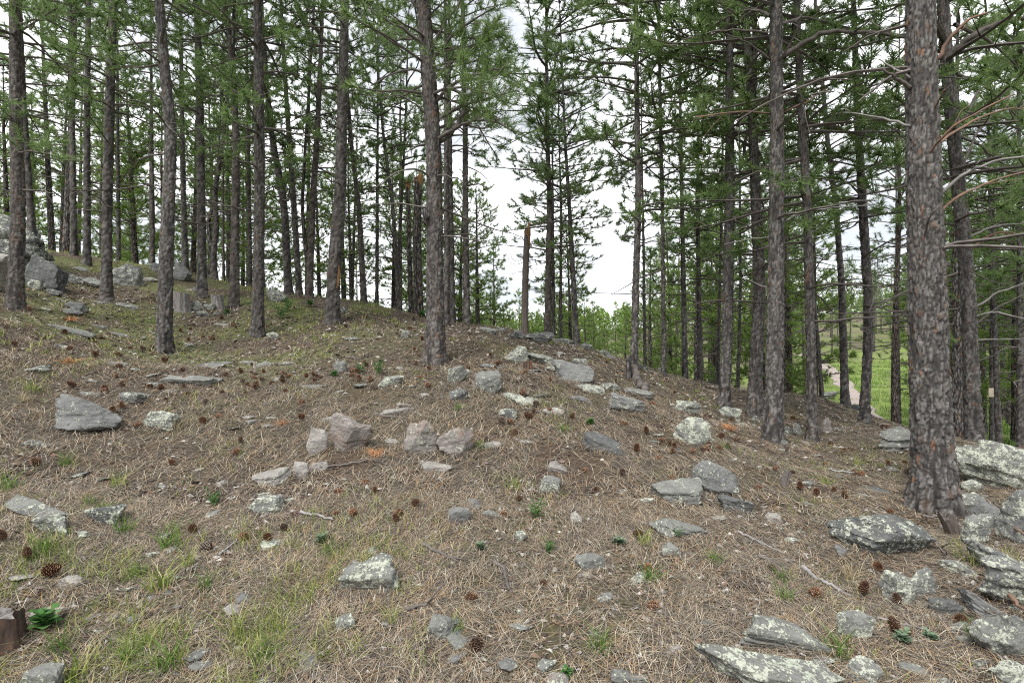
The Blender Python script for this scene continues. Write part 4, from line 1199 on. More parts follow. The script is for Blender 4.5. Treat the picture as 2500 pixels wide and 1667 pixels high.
G1, G2, G3, G4 = 'stones strewn on the needle slope', 'boulders of the high outcrop', 'rocks along the crest', 'slabs and boulders of the steep edge'
RL = [
 (202, 1066, 198, 78, 'big dark angular rock with paler lichen top on the lower slope', 'g', 'b', dict(slope=0.8, yaw=0.1)),
 (396, 1058, 81, 49, 'pale grey block just beyond the big dark angular rock', 'l', 'b', {}),
 (325, 996, 70, 30, 'low grey stone uphill of the pale grey block', 'g', 'b', {}),
 (463, 944, 141, 35, 'wide flat lichen slab below the bowed pine', 'l', 'f', {}),
 (512, 903, 92, 22, 'green-grey flat slab nearest the foot of the bowed pine', 'g', 'f', {}),
 (84, 1091, 70, 24, 'flat greenish stone in front of the big dark rock', 'l', 'f', {}),
 (85, 1275, 190, 44, 'long pale lichen slab sunk in grass at the lower slope', 'l', 'f', {}),
 (137, 1312, 90, 48, 'mint-lichened lump under the long pale slab', 'l', 'b', {}),
 (256, 1285, 90, 48, 'dark mossy block at the end of the long pale slab', 'd', 'b', {}),
 (175, 1440, 57, 42, 'brownish flat stone beside two pine cones in the grass', 'p', 'f', {}),
 (110, 1690, 105, 72, 'blue-grey lichened stone by the charred stump', 'l', 'b', {}),
 (647, 1253, 100, 46, 'block with pinkish top and lichened face below the rock fragments', 'l', 'b', dict(tilt=-0.1)),
 (665, 1182, 88, 58, 'leaning grey slab at the low end of the broken rock group', 'p', 'f', dict(tilt=-0.25, deep=0.4)),
 (735, 1172, 42, 42, 'small tan wedge between the leaning slab and flat chip', 'p', 'b', {}),
 (779, 1156, 44, 30, 'grey chip of stone below the upright pale rock', 'p', 'f', {}),
 (777, 1120, 50, 76, 'upright pale cracked rock beside the pink-grey boulder', 'p', 'b', {}),
 (857, 1117, 108, 108, 'pink-grey fractured boulder, tallest of the broken rock group', 'r', 'b', dict(rough=1.3)),
 (822, 1042, 85, 20, 'thin pale slab wedged behind the fractured boulder', 'p', 'f', {}),
 (1030, 1120, 90, 84, 'square rust-stained block with a dark red face', 'r', 'b', dict(yaw=0.2)),
 (1112, 1118, 88, 76, 'lumpy grey rock joined to the rust-stained block', 'r', 'b', dict(rough=1.4)),
 (1063, 1157, 82, 37, 'pale pink wedge lying below the rust-stained block', 'p', 'f', dict(tilt=0.15)),
 (959, 1097, 42, 23, 'little pale slab between the two big broken rocks', 'p', 'f', {}),
 (956, 947, 63, 26, 'whitish lichen stone among small green plants', 'l', 'b', {}),
 (974, 1013, 90, 28, 'long pale pink flat slab uphill of the rust-stained block', 'p', 'f', dict(tilt=0.06)),
 (1120, 930, 57, 52, 'upright mottled rock at the foot of the burled pine', 'l', 'b', dict(tilt=0.2)),
 (1194, 957, 75, 59, 'tilted lichen block with a sharp top edge', 'l', 'b', dict(tilt=-0.35)),
 (1201, 897, 56, 14, 'thin grey slab behind the tilted lichen block', 'g', 'f', {}),
 (1120, 977, 50, 30, 'dark rounded stone below the upright mottled rock', 'd', 'b', {}),
 (1270, 987, 90, 36, 'flat pale lichen slab in front of the tilted block', 'l', 'f', dict(tilt=0.1)),
 (1262, 880, 66, 48, 'pointed green-grey rock below the snapped snag', 'l', 'b', dict(slope=0.4)),
 (1318, 886, 88, 36, 'sloping slab leaning on the pointed green-grey rock', 'l', 'f', dict(tilt=0.15)),
 (1397, 938, 108, 56, 'broad two-humped grey rock in mid slope', 'g', 'b', {}),
 (1560, 973, 80, 34, 'pale flat rock under the rotten log', 'l', 'f', {}),
 (1530, 1013, 88, 43, 'dark-faced slab downhill from the rotten log', 'g', 'b', dict(tilt=0.12)),
 (1417, 984, 62, 20, 'low brown-grey stone with cones gathered round it', 'g', 'f', {}),
 (1470, 1106, 100, 45, 'long dark green wedge pointing down the slope', 'd', 'b', dict(tilt=0.22, deep=0.3)),
 (1357, 1149, 54, 28, 'narrow pale stone on the bare soil patch', 'p', 'f', dict(tilt=0.15)),
 (1341, 1197, 58, 42, 'greenish triangular stone below the bare soil patch', 'l', 'b', {}),
 (1200, 1090, 62, 24, 'pink slab split in two at the soil patch edge', 'p', 'f', {}),
 (1285, 1082, 46, 14, 'pale tan chip on the bare soil patch', 'p', 'f', {}),
 (1122, 1287, 57, 45, 'smooth greenish-grey stone alone among the needles', 'g', 'b', {}),
 (1202, 1271, 60, 22, 'thin tilted slab beside the smooth greenish stone', 'l', 'f', dict(tilt=0.15)),
 (1408, 1290, 36, 56, 'narrow pale slab pointing uphill', 'p', 'f', dict(deep=0.6)),
 (1270, 1333, 32, 32, 'small mint-lichened knob in the needles', 'l', 'b', {}),
 (903, 1448, 150, 86, 'large flat-topped slab with chalky lichen in the open needles', 'l', 'b', dict(tilt=-0.12, deep=0.5)),
 (843, 1534, 50, 50, 'egg-shaped lichened stone below the flat-topped slab', 'l', 'b', {}),
 (1080, 1560, 76, 56, 'crusty pale green stone beside the largest pine cone', 'l', 'b', dict(rough=1.5)),
 (1441, 1417, 80, 44, 'pale wedge with a dark underside near a red cone', 'l', 'b', {}),
 (1423, 1433, 50, 25, 'small smooth stone under the pale wedge', 'p', 'f', {}),
 (1635, 1388, 54, 60, 'flat lichen stone in the grass tufts', 'l', 'f', {}),
 (1365, 1685, 76, 52, 'brown block with whitish top cut by the frame', 'r', 'b', {}),
 (1549, 1690, 130, 44, 'wide lichen-frosted slab cut by the frame beside the brown block', 'l', 'f', {}),
 (965, 1690, 58, 40, 'lichen stone cut by the frame under the crusty pale one', 'l', 'b', {}),
 (1656, 1246, 132, 60, 'thick grey slab with lichen rim in the middle slope', 'l', 'b', dict(tilt=-0.05)),
 (1745, 1214, 112, 80, 'long dark slab sloping down behind the thick grey slab', 'g', 'b', dict(tilt=0.4, deep=0.45)),
 (1664, 1330, 176, 64, 'long thin lichen slab lying down the slope', 'l', 'f', dict(tilt=0.2, deep=0.35)),
 (1790, 1258, 86, 38, 'dark jagged stone pair beside the thick grey slab', 'd', 'b', dict(tilt=0.2)),
 (1887, 1279, 40, 42, 'pale triangular stone on bare needles', 'p', 'f', {}),
 (1741, 1287, 62, 22, 'pale pink flake uphill of the long thin slab', 'p', 'f', {}),
 (1692, 1087, 94, 72, 'rounded dark lichen boulder in mid slope', 'l', 'b', dict(rough=1.4)),
 (1680, 1017, 70, 36, 'knobbly lichen rock behind the rounded dark boulder', 'l', 'b', dict(rough=1.3)),
 (1780, 1019, 56, 32, 'pale rock leaning on the foot of the slim straight pine', 'l', 'b', {}),
 (2143, 1202, 58, 33, 'dark oblong stone uphill of the thickest pine', 'd', 'f', dict(tilt=0.15)),
 (2155, 1356, 248, 96, 'big dark slab with pale lichen edge below the thickest pine', 'd', 'b', dict(slope=0.25, tilt=0.10, deep=0.45)),
 (2058, 1358, 42, 36, 'small grey stone leaning by the big dark slab', 'g', 'f', dict(tilt=0.4)),
 (2196, 1456, 76, 96, 'craggy mint-lichened rock with two cones at its foot', 'l', 'b', dict(rough=1.7, layered=0.2)),
 (2250, 1440, 62, 76, 'craggy lichen rock behind the one with two cones', 'l', 'b', dict(rough=1.7)),
 (2168, 1432, 36, 50, 'small lichen-white rock above the two cones', 'l', 'b', {}),
 (2120, 1345, 90, 50, 'flat grey rock emerging under the big dark slab', 'l', 'f', {}),
 (2308, 1490, 80, 44, 'dark olive stone downhill of the craggy rocks', 'd', 'b', {}),
 (1925, 1612, 272, 100, 'broad pale slab sloping downhill at the bottom of the slope', 'l', 'f', dict(tilt=0.22, deep=0.42)),
 (2082, 1572, 84, 74, 'lichen crust lump at the low end of the broad pale slab', 'l', 'b', dict(rough=1.6)),
 (1880, 1730, 370, 140, 'largest grey lichen-splashed slab, cut by the frame', 'l', 'f', dict(tilt=0.14, deep=0.5)),
 (2105, 1690, 90, 58, 'lichen rock cut by the frame beside the largest slab', 'l', 'b', {}),
 (2400, 1632, 64, 34, 'pale wedge of stone low on the steep edge', 'l', 'f', dict(tilt=0.2)),
 (2290, 1690, 84, 42, 'speckled stone cut by the frame near the steep edge', 'l', 'f', {}),
]
for a in RL:
    rock(a[0], a[1], a[2], a[3], a[4], a[5], a[6], G1, **a[7])
RB = [
 (2195, 1106, 120, 56, 'layered lichen rock half hidden behind the thickest pine', 'l', 'b', dict(layered=0.25)),
 (2440, 1196, 215, 125, 'largest boulder beside the thickest pine, sloping away downhill', 'l', 'b', dict(slope=0.45, tilt=0.25, rough=1.3)),
 (2375, 1192, 54, 30, 'small pale block wedged between pine foot and largest boulder', 'l', 'b', {}),
 (2372, 1244, 66, 54, 'overhanging block touching the foot of the thickest pine', 'l', 'b', {}),
 (2425, 1282, 96, 66, 'grey tilted block under the largest boulder', 'g', 'b', dict(tilt=0.4)),
 (2500, 1330, 170, 140, 'broad smooth slab plunging down the steep edge', 'g', 'b', dict(tilt=0.45, slope=0.3)),
 (2385, 1330, 64, 86, 'lichened upright block below the foot of the thickest pine', 'l', 'b', {}),
 (2462, 1480, 175, 135, 'layered ledge rock with dark cracks on the steep edge', 'g', 'b', dict(layered=0.28, tilt=0.15)),
 (2405, 1492, 150, 60, 'long grey plank-like slab sliding down the steep edge', 'g', 'f', dict(tilt=0.6, deep=0.16)),
 (2455, 1610, 140, 120, 'lichen-edged ridge of rock running down the steep edge', 'l', 'b', dict(tilt=0.75, deep=0.22, rough=1.3)),
 (2350, 1395, 110, 48, 'low lichened ledge between the root stub and layered ledge', 'l', 'f', dict(tilt=0.2, layered=0.25)),
 (2420, 1395, 130, 60, 'tilted ledge block under the plunging slab', 'g', 'b', dict(tilt=0.35, layered=0.2)),
 (2490, 1580, 110, 70, 'cracked ledge at the frame edge below the layered one', 'g', 'b', dict(tilt=0.4, layered=0.3)),
 (2360, 1560, 90, 36, 'low flat ledge stone beside the grey cone', 'l', 'f', dict(tilt=0.25)),
 (2480, 1690, 120, 60, 'lichened ledge at the bottom corner of the steep edge', 'l', 'b', dict(tilt=0.3)),
 (2340, 1478, 46, 28, 'pale lichen stone above the long plank-like slab', 'l', 'f', {}),
]
for a in RB:
    rock(a[0], a[1], a[2], a[3], a[4], a[5], a[6], G4, **a[7])
RU = [
 (-5, 664, 300, 150, 'huge weathered boulder topping the high outcrop', 'd', 'b', dict(slope=0.5, rough=1.3, d=10.0)),
 (112, 700, 104, 92, 'sharp-edged grey boulder under the huge weathered one', 'd', 'b', dict(rough=1.2, d=9.6)),
 (-22, 752, 92, 112, 'smooth pale boulder cut by the frame behind the dark-footed pine', 'p', 'b', dict(d=8.2)),
 (82, 710, 38, 28, 'lichened stone at the base of the sharp-edged boulder', 'l', 'b', {}),
 (190, 694, 75, 26, 'dark overhanging ledge slab beside the sharp-edged boulder', 'd', 'f', dict(layered=0.3, tilt=0.12)),
 (228, 702, 60, 26, 'cracked ledge slab ending at the straight grey pine', 'g', 'f', dict(layered=0.3, tilt=0.1)),
 (200, 662, 40, 14, 'small ledge stone near the grassy top', 'l', 'f', {}),
 (308, 690, 80, 62, 'olive-grey boulder sloping away behind the straight grey pine', 'g', 'b', dict(slope=0.4, rough=1.2, d=11.2)),
 (330, 688, 60, 18, 'thin slab spilling from the olive-grey boulder', 'l', 'f', dict(tilt=0.15)),
 (446, 673, 44, 50, 'pointed olive boulder seen beside the bowed pine', 'g', 'b', dict(slope=0.6, d=12.5)),
 (383, 660, 30, 24, 'small rounded boulder next to the pointed olive one', 'g', 'b', dict(d=13.0)),
 (370, 686, 38, 14, 'pale stone below the small rounded boulder', 'l', 'f', {}),
 (133, 731, 38, 18, 'dark small rock in front of the outcrop', 'd', 'b', {}),
 (190, 767, 50, 27, 'black wedge-topped rock between two pines', 'd', 'b', dict(tilt=0.15)),
 (174, 776, 52, 18, 'flat grey slab under the black wedge-topped rock', 'g', 'f', dict(tilt=-0.1)),
 (110, 765, 32, 9, 'thin flat grey stone near the dark-footed pine', 'l', 'f', {}),
 (180, 823, 110, 17, 'very long flat lichen ledge flush with the needles', 'l', 'f', {}),
 (295, 823, 56, 11, 'short flat ledge continuing the very long one', 'l', 'f', {}),
 (240, 803, 40, 10, 'pale patch of stone behind the long flat ledge', 'l', 'f', {}),
 (310, 759, 62, 12, 'low shadowed ledge by the foot of the straight grey pine', 'g', 'f', {}),
 (245, 746, 36, 9, 'pale stone touching the straight grey pine', 'l', 'f', {}),
 (477, 757, 38, 26, 'lichen rock leaning on the larger grey stump', 'l', 'b', {}),
 (512, 754, 30, 18, 'rounded stone between the two grey stumps', 'l', 'b', {}),
 (496, 773, 32, 16, 'dark ribbed stone in front of the two grey stumps', 'd', 'b', {}),
 (530, 770, 20, 9, 'bluish small stone below the smaller grey stump', 'g', 'b', {}),
 (475, 710, 40, 20, 'dark slab at the foot of the mid-size crest pine', 'd', 'f', {}),
 (540, 794, 42, 9, 'pale flat slab in the grass below the smaller stump', 'p', 'f', {}),
 (284, 909, 60, 17, 'pale bark-like stone on the cone-littered slope', 'l', 'f', {}),
 (157, 856, 46, 16, 'grey stone sunk in the upper grass', 'g', 'f', {}),
 (463, 846, 34, 10, 'thin lichen stone beside the bowed pine', 'l', 'f', {}),
 (220, 972, 58, 14, 'low bluish slab above the big dark angular rock', 'g', 'f', {}),
]
for a in RU:
    rock(a[0], a[1], a[2], a[3], a[4], a[5], a[6], G2, **a[7])
RC = [
 (676, 741, 48, 36, 'grey boulder behind the straight reddish-seamed pine', 'g', 'b', dict(slope=0.4)),
 (838, 769, 22, 17, 'dark squarish rock behind the orange-scarred pine', 'd', 'b', {}),
 (667, 829, 30, 20, 'pale stone at the foot of the reddish-seamed pine', 'l', 'b', {}),
 (860, 833, 34, 13, 'flat bluish stone in the middle of the cone scatter', 'l', 'f', {}),
 (990, 828, 22, 20, 'small dark-topped stone left of the burled pine', 'l', 'b', {}),
 (643, 893, 42, 18, 'low lichen stone in the cone scatter', 'l', 'b', {}),
 (697, 893, 50, 13, 'flat lichen slab next to the low lichen stone', 'l', 'f', {}),
 (600, 882, 60, 12, 'thin pale slab uphill of the low lichen stone', 'l', 'f', {}),
 (830, 914, 33, 34, 'speckled upright stone near the green plants', 'l', 'b', {}),
 (690, 938, 48, 14, 'flat speckled slab below the cone scatter', 'l', 'f', {}),
 (760, 955, 86, 16, 'long thin slab over a dark soil hollow', 'l', 'f', {}),
 (1315, 836, 80, 30, 'flat-topped grey crest rock at the foot of the cone-shaped pine', 'g', 'b', dict(slope=-0.3, layered=0.15)),
 (1372, 838, 68, 28, 'peaked grey crest rock between the rock pines', 'g', 'b', dict(slope=0.5)),
 (1192, 814, 52, 17, 'mossy ledge at the top of the crest', 'l', 'b', dict(layered=0.2)),
 (1226, 812, 20, 11, 'small round stone next to the mossy ledge', 'l', 'b', {}),
 (1268, 828, 46, 28, 'jumbled layered rock at the foot of the snapped snag', 'g', 'b', dict(layered=0.35)),
 (1430, 854, 34, 18, 'grey rock just past the curved reddish pine', 'g', 'b', dict(slope=0.4)),
 (1476, 868, 38, 19, 'humped rock on the descending crest', 'g', 'b', {}),
 (1497, 884, 38, 18, 'sloping slab stepping down the crest', 'g', 'f', dict(tilt=0.25)),
 (1415, 893, 38, 16, 'lichen stone behind the broad two-humped rock', 'l', 'b', {}),
 (1345, 905, 40, 16, 'grey slab below the peaked crest rock', 'l', 'f', {}),
 (1570, 912, 32, 15, 'dark stone at the foot of the tall slim pine', 'd', 'b', {}),
 (1611, 892, 13, 14, 'small grey knob on the crest edge', 'g', 'b', dict(d=11.0)),
 (2014, 1062, 26, 40, 'upright brown block against the foot of a grey pine', 'r', 'b', {}),
 (1946, 1063, 22, 34, 'pale lichen spike between two pine feet', 'l', 'b', {}),
 (1920, 1060, 40, 22, 'dark mossy stone behind the stout straight pine', 'd', 'b', {}),
 (2090, 1006, 30, 20, 'dark pronged rock at the brow above the path', 'd', 'b', {}),
 (2018, 975, 44, 24, 'broken stones on the brow behind the slanting pine', 'g', 'b', dict(layered=0.3)),
 (1910, 1086, 24, 22, 'little grey stone at the foot of the stout straight pine', 'l', 'b', {}),
 (1845, 1030, 18, 18, 'small bluish stone behind the stout straight pine', 'g', 'b', {}),
 (1815, 1040, 36, 16, 'pale broken stone between two slope pines', 'l', 'f', {}),
 (2046, 1060, 34, 13, 'flat stone below the leaning brow pine', 'g', 'f', {}),
 (1965, 1078, 40, 14, 'lichen ledge stone in front of the grey pine', 'l', 'f', {}),
 (1440, 965, 70, 26, 'grey stone below the broad two-humped rock', 'l', 'f', {}),
 (1490, 960, 50, 20, 'lichen stone beside the rotten log', 'l', 'b', {}),
 (1240, 1020, 44, 24, 'dark knobbly stone uphill of the pink split slab', 'd', 'b', {}),
 (1350, 1010, 54, 22, 'pale slab stone in the middle needles', 'p', 'f', {}),
]
for a in RC:
    rock(a[0], a[1], a[2], a[3], a[4], a[5], a[6], G3, **a[7])

# small stones, told apart by the landmark beside them
MARKS = [(a[0], a[1], a[4].split(',')[0]) for a in RL + RB + RU + RC if a[2] > 48]
def short(s, n=8):
    w_ = s.split()
    w_ = w_[:n]
    while w_[-1] in ('the', 'a', 'of', 'in', 'at', 'with', 'by', 'on', 'below', 'behind', 'and', 'to', 'beside', 'under', 'its', 'two', 'big', 'for', 'from', 'down', 'just', 'foot', 'three', 'pale', 'front', 'dark', 'uphill', 'largest', 'small', 'bare', 'long', 'lower', 'middle', 'wide', 'flat', 'open', 'rust-stained'):
        w_ = w_[:-1]
    return ' '.join(w_)
def LAND(tx, ty):
    m_ = min(MARKS, key=lambda q: (q[0] - tx) ** 2 + 2.2 * (q[1] - 20 - ty) ** 2)
    dx, dy = tx - m_[0], ty - m_[1]
    w_ = ('downhill of' if dy > 0 else 'uphill of') if abs(dy) * 1.5 > abs(dx) else ('right of' if dx > 0 else 'left of')
    q_ = math.hypot(dx, dy)
    st_ = 'just ' if q_ < 45 else ('a step ' if q_ < 80 else ('some way ' if q_ < 120 else 'well '))
    return st_ + w_ + ' the ' + short(m_[2], 7)
SM = [rock_mesh(900 + k, 1, 0.75, 0.5, RM['lgpl'[k % 4]], 3) for k in range(8)]
r = random.Random(5)
ns = 0
while ns < 290:
    tx, ty = r.uniform(0, 2500), 860 + 790 * r.random() ** 1.1
    d = hit(tx, ty)
    if not d or d > 12.5: continue
    x = (tx - 1250) / FP * d
    s = (0.03 + 0.13 * r.random() ** 1.7) * (1.0 if d < 6 else 1.5)
    o = put('small_stone', SM[r.randrange(8)], (x, d, gzf(x, d) + s * 0.06))
    o.scale = (s, s * r.uniform(0.7, 1.1), s * r.uniform(0.3, 0.8))
    o.rotation_euler = (r.uniform(-0.25, 0.25), r.uniform(-0.25, 0.25), r.uniform(0, 6.28))
    zone = 'close' if d < 4.5 else ('mid' if d < 7.5 else 'crest')
    near_ = LAND(tx, ty)
    tag(o, '%s %s' % ({'close': 'loose small pebble-size stone', 'mid': 'loose fist-size stone', 'crest': 'loose upper-slope stone'}[zone], near_), 'stone', 'loose stones, ' + zone)
    ns += 1

# ------------------------------------------------------------------ stumps and rotten wood
def stump(tx, yb, wpx, hpx, label, side_m, top_m, seed, ridges=9, jag=0.10, sides=48, lean=(0, 0), d=None, amp=0.06):
    d = d or hit(tx, yb) or 12
    X = (tx - 1250) / FP * d
    rad = wpx / 2 / FP * d
    Hh = hpx / FP * d
    Y = d + rad
    X *= Y / d
    Z = gzf(X, Y)
    e = bpy.data.objects.new('tree_stump', None)
    COL.objects.link(e)
    e.location = (X, Y, Z)
    tag(e, label, 'stump')
    r = np.random.default_rng(seed)
    th = np.linspace(0, 2 * np.pi, sides, endpoint=False)
    n = 14
    u = np.linspace(0, 1, n)
    topz = Hh * (1 + jag * fbm(np.stack([np.cos(th) * 2, np.sin(th) * 2, th * 0 + seed], -1), seed, 3))
    rid = 1 + amp * np.sin(th * ridges + r.uniform(0, 6)) * (1 + 0.5 * np.sin(th * 3)) + amp * 0.6 * fbm(np.stack([np.cos(th) * 5, np.sin(th) * 5, th * 0], -1), seed, 2)
    V = []
    for k in range(n):
        rr_ = rad * rid * (0.86 + 0.28 * (1 - u[k]) ** 2.2)
        z = -0.1 * Hh - 0.05 + (topz + 0.1 * Hh + 0.05) * u[k]
        V.append(np.stack([rr_ * np.cos(th) + lean[0] * z, rr_ * np.sin(th) + lean[1] * z, z], -1))
    V = np.concatenate(V)
    i, j = np.meshgrid(np.arange(n - 1), np.arange(sides), indexing='ij')
    Q = np.stack([i * sides + j, i * sides + (j + 1) % sides, (i + 1) * sides + (j + 1) % sides, (i + 1) * sides + j], -1).reshape(-1, 4)
    put('stump_side', mesh('stump_side', V, Q, side_m, True), (0, 0, 0), e)
    rim = V[-sides:]
    c0 = rim.mean(0)
    rings = [rim * 0.995, c0 + (rim - c0) * 0.6 + np.array([0, 0, -0.01]) + r.normal(0, 0.006, rim.shape), c0[None] + np.array([[0, 0, -0.02]])]
    TV = np.concatenate(rings)
    j = np.arange(sides)
    Q = np.stack([j, (j + 1) % sides, sides + (j + 1) % sides, sides + j], -1)
    T3 = np.stack([sides + j, sides + (j + 1) % sides, np.full(sides, 2 * sides)], -1)
    put('stump_top', mesh('stump_top', TV, [Q, T3], top_m, False), (0, 0, 0), e)
    return e
stump(443, 763, 42, 44, 'larger silver-grey weathered stump partly behind the bowed pine', M_GREYWOOD, M_GREYWOOD, 3)
stump(533, 754, 30, 36, 'smaller leaning silver-grey stump by the forked pale pine', M_GREYWOOD, M_GREYWOOD, 4, lean=(-0.12, 0))
stump(-38, 1640, 165, 70, 'charred broken stump with orange inner wood in the low grass', M_CHAR, M_GREYWOOD, 8, 7, 0.35, amp=0.13)
stump(1288, 904, 24, 22, 'short dark stump in front of the pointed green-grey rock', M_CHAR, M_CUT, 9, 8, 0.08)
stump(1535, 924, 15, 58, 'thin tall sawn stump against the tall slim pine', M_BARKF, M_CUT, 10, 6, 0.02, amp=0.03)
stump(2161, 1056, 22, 17, 'tiny dark stump near the curving dark pine', M_CHAR, M_CUT, 11, 7, 0.1)
stump(2336, 1306, 38, 50, 'split grey root stub beside the thickest pine', M_SNAG, M_TWIG, 12, 3, 0.30, lean=(-0.45, 0.1), amp=0.16)
stump(1915, 1180, 18, 30, 'knobby dark root stub standing in the needles', M_TWIG, M_TWIG, 13, 5, 0.5, amp=0.15, lean=(0.25, 0))

def stick(pts, r0, label, material, lift=0.015, name='fallen_stick', cat='stick', sides=7, seed=0):
    P = []
    for tx, ty in pts:
        g, d = gpoint(tx, ty)
        P.append(g + np.array([0, 0, r0 + lift]))
    P = np.array(P)
    s = np.linspace(0, 1, len(P)); s2 = np.linspace(0, 1, 5 * len(P))
    Q = np.stack([np.interp(s2, s, P[:, k]) for k in range(3)], -1)
    r = np.random.default_rng(int(pts[0][0]))
    Q[1:-1] += r.normal(0, r0 * 0.35, Q[1:-1].shape)
    loc = Q[0].copy()
    rr_ = np.linspace(r0, r0 * 0.5, len(Q)) * (1 + r.normal(0, 0.1, len(Q)))
    mb = MB()
    mb.add(*tube(Q - loc, rr_, sides))
    for k in range(r.integers(0, 3) if r0 < 0.05 else 0):
        kk = r.integers(1, len(Q) - 1)
        t_ = Q[kk] - Q[kk - 1]; t_ /= np.linalg.norm(t_)
        ee = Q[kk] + (t_ + r.normal(0, 0.5, 3)) * r0 * 8
        ee[2] = max(ee[2], Q[kk][2])
        mb.add(*tube([Q[kk] - loc, (Q[kk] + ee) / 2 - loc, ee - loc], [r0 * 0.45, r0 * 0.35, r0 * 0.2], 5))
    o = put(name, mb.mesh(name, material, True), Vector(loc))
    tag(o, label, cat, 'fallen sticks on the slope')
stick([(712, 1256), (740, 1264), (775, 1266), (812, 1278)], 0.013, 'pale barkless stick between cone and pink-topped block', M_SILVER)
stick([(716, 1252), (760, 1262), (805, 1256), (822, 1250)], 0.006, 'dark thin twig crossing the pale barkless stick', M_TWIG)
stick([(534, 1360), (560, 1335), (580, 1320)], 0.008, 'short pale stick running up to a pine cone', M_SILVER)
stick([(800, 1152), (850, 1148), (910, 1144), (940, 1150)], 0.010, 'dark straight stick below the fractured boulder', M_TWIG)
stick([(1030, 1342), (1070, 1358), (1118, 1380)], 0.012, 'dark bark strip above the flat-topped slab', M_TWIG)
stick([(1205, 1385), (1232, 1400), (1240, 1440), (1250, 1455)], 0.012, 'dark forked root near the small red cone', M_TWIG)
stick([(990, 1492), (1020, 1489), (1048, 1484)], 0.011, 'short dark twig beside the egg-shaped stone', M_TWIG)
stick([(1958, 1394), (1985, 1418), (2020, 1435), (2078, 1452)], 0.014, 'curved silver stick in the open needles', M_SILVER)
stick([(2022, 1148), (2060, 1156), (2098, 1157)], 0.013, 'grey stick uphill of the thickest pine', M_SILVER)
stick([(1802, 1316), (1850, 1338), (1910, 1368)], 0.009, 'long faint stick lying down the slope', M_SILVER)
stick([(2252, 1267), (2285, 1268), (2318, 1268)], 0.014, 'black-ended stick at the foot of the thickest pine', M_TWIG, 0.05)
stick([(2280, 1325), (2300, 1345), (2324, 1368)], 0.010, 'dark stick at the corner of the big dark slab', M_TWIG)
stick([(2452, 1295), (2480, 1330), (2510, 1352)], 0.012, 'brown stick fallen across the smooth plunging slab', M_RUST, 0.10)
stick([(2455, 1440), (2475, 1480), (2510, 1515)], 0.014, 'grey-orange stick lying on the layered ledge', M_RUST, 0.06)
stick([(1850, 1385), (1890, 1398), (1930, 1412)], 0.010, 'dark thin stick next to the curved silver stick', M_TWIG)
stick([(920, 1022), (960, 1024), (985, 1030)], 0.010, 'dark stick under the long pale pink slab', M_TWIG)
stick([(1280, 1000), (1330, 1012), (1400, 1024)], 0.009, 'long dark stick above the bare soil patch', M_TWIG)
stick([(2200, 1222), (2250, 1232), (2300, 1246)], 0.012, 'bark-covered root stick across the pine foot', M_RUST, 0.03)
stick([(845, 880), (880, 878), (900, 870)], 0.012, 'dark branched stick below the crest cones', M_TWIG)
stick([(2140, 1500), (2200, 1515), (2250, 1530)], 0.008, 'thin grey twig below the craggy rocks', M_SILVER)
# rotten log beside the thin sawn stump
stick([(1546, 918), (1560, 940), (1580, 962)], 0.075, 'rotten dark log lying downhill from the sawn stump', M_TWIG, 0.0, 'rotten_log', 'log', 14)

# ------------------------------------------------------------------ pine cones
def cone_mesh(seed, L_=0.085, Rm=0.036):
    r = np.random.default_rng(seed)
    mb = MB()
    v, q, t3 = tube([(0, 0, 0), (0, 0, L_ * 0.5), (0, 0, L_ * 0.93)], [Rm * 0.45, Rm * 0.5, Rm * 0.12], 8)
    mb.add(v, q, t3, 0)
    n = 92
    for k in range(n):
        u = (k + 0.5) / n
        a = k * 2.39996 + r.normal(0, 0.06)
        z = L_ * (0.03 + 0.92 * u)
        R_ = Rm * (math.sin(math.pi * (0.16 + 0.80 * u)) ** 0.75) * r.uniform(0.92, 1.08)
        rise = L_ * (-0.05 + 0.22 * u)
        wd = 0.0085 * (1 - 0.35 * u)
        c, s = math.cos(a), math.sin(a)
        def p(rad, off, dz):
            return (c * rad - s * off, s * rad + c * off, z + dz)
        i0 = R_ * 0.25
        vv = [p(i0, -wd * 0.4, 0), p(i0, wd * 0.4, 0), p(R_ * 0.9, wd, rise * 0.8), p(R_ * 0.9, -wd, rise * 0.8),
              p(R_ * 1.12, 0, rise + 0.001), p(R_ * 0.88, wd * 0.8, rise * 0.8 - 0.005), p(R_ * 0.88, -wd * 0.8, rise * 0.8 - 0.005)]
        mb.add(vv, [(0, 1, 2, 3)], None, 0)
        mb.add(vv, None, [(3, 2, 4), (2, 5, 4), (3, 4, 6), (6, 4, 5)], 1)
    me = mb.mesh('pine_cone', [M_CONE, M_CONETIP], False)
    return me
M_CONE = simple('cone_scale_inner', [(0.3, (0.030, 0.016, 0.010)), (0.7, (0.085, 0.042, 0.024))], 40)
mt_, t, b = mat('cone_scale_tip', 0.7)
c = ramp(t, isl(t), [(0.1, (0.075, 0.040, 0.024)), (0.6, (0.16, 0.092, 0.056)), (1.0, (0.30, 0.20, 0.135))])
c = mixc(t, mathn(t, 'MULTIPLY', mathn(t, 'POWER', orand(t), 3.0), 0.6), c, (0.19, 0.085, 0.040))
c = mixc(t, ramp(t, orand(t), [(0.10, (0.75, 0.75, 0.75)), (0.30, (0, 0, 0))]), c, (0.17, 0.15, 0.13))
t.links.new(c, b.inputs['Base Color'])
M_CONETIP = mt_
CONES = [cone_mesh(1), cone_mesh(2, 0.072, 0.040), cone_mesh(3, 0.095, 0.037)]
ncone = 0
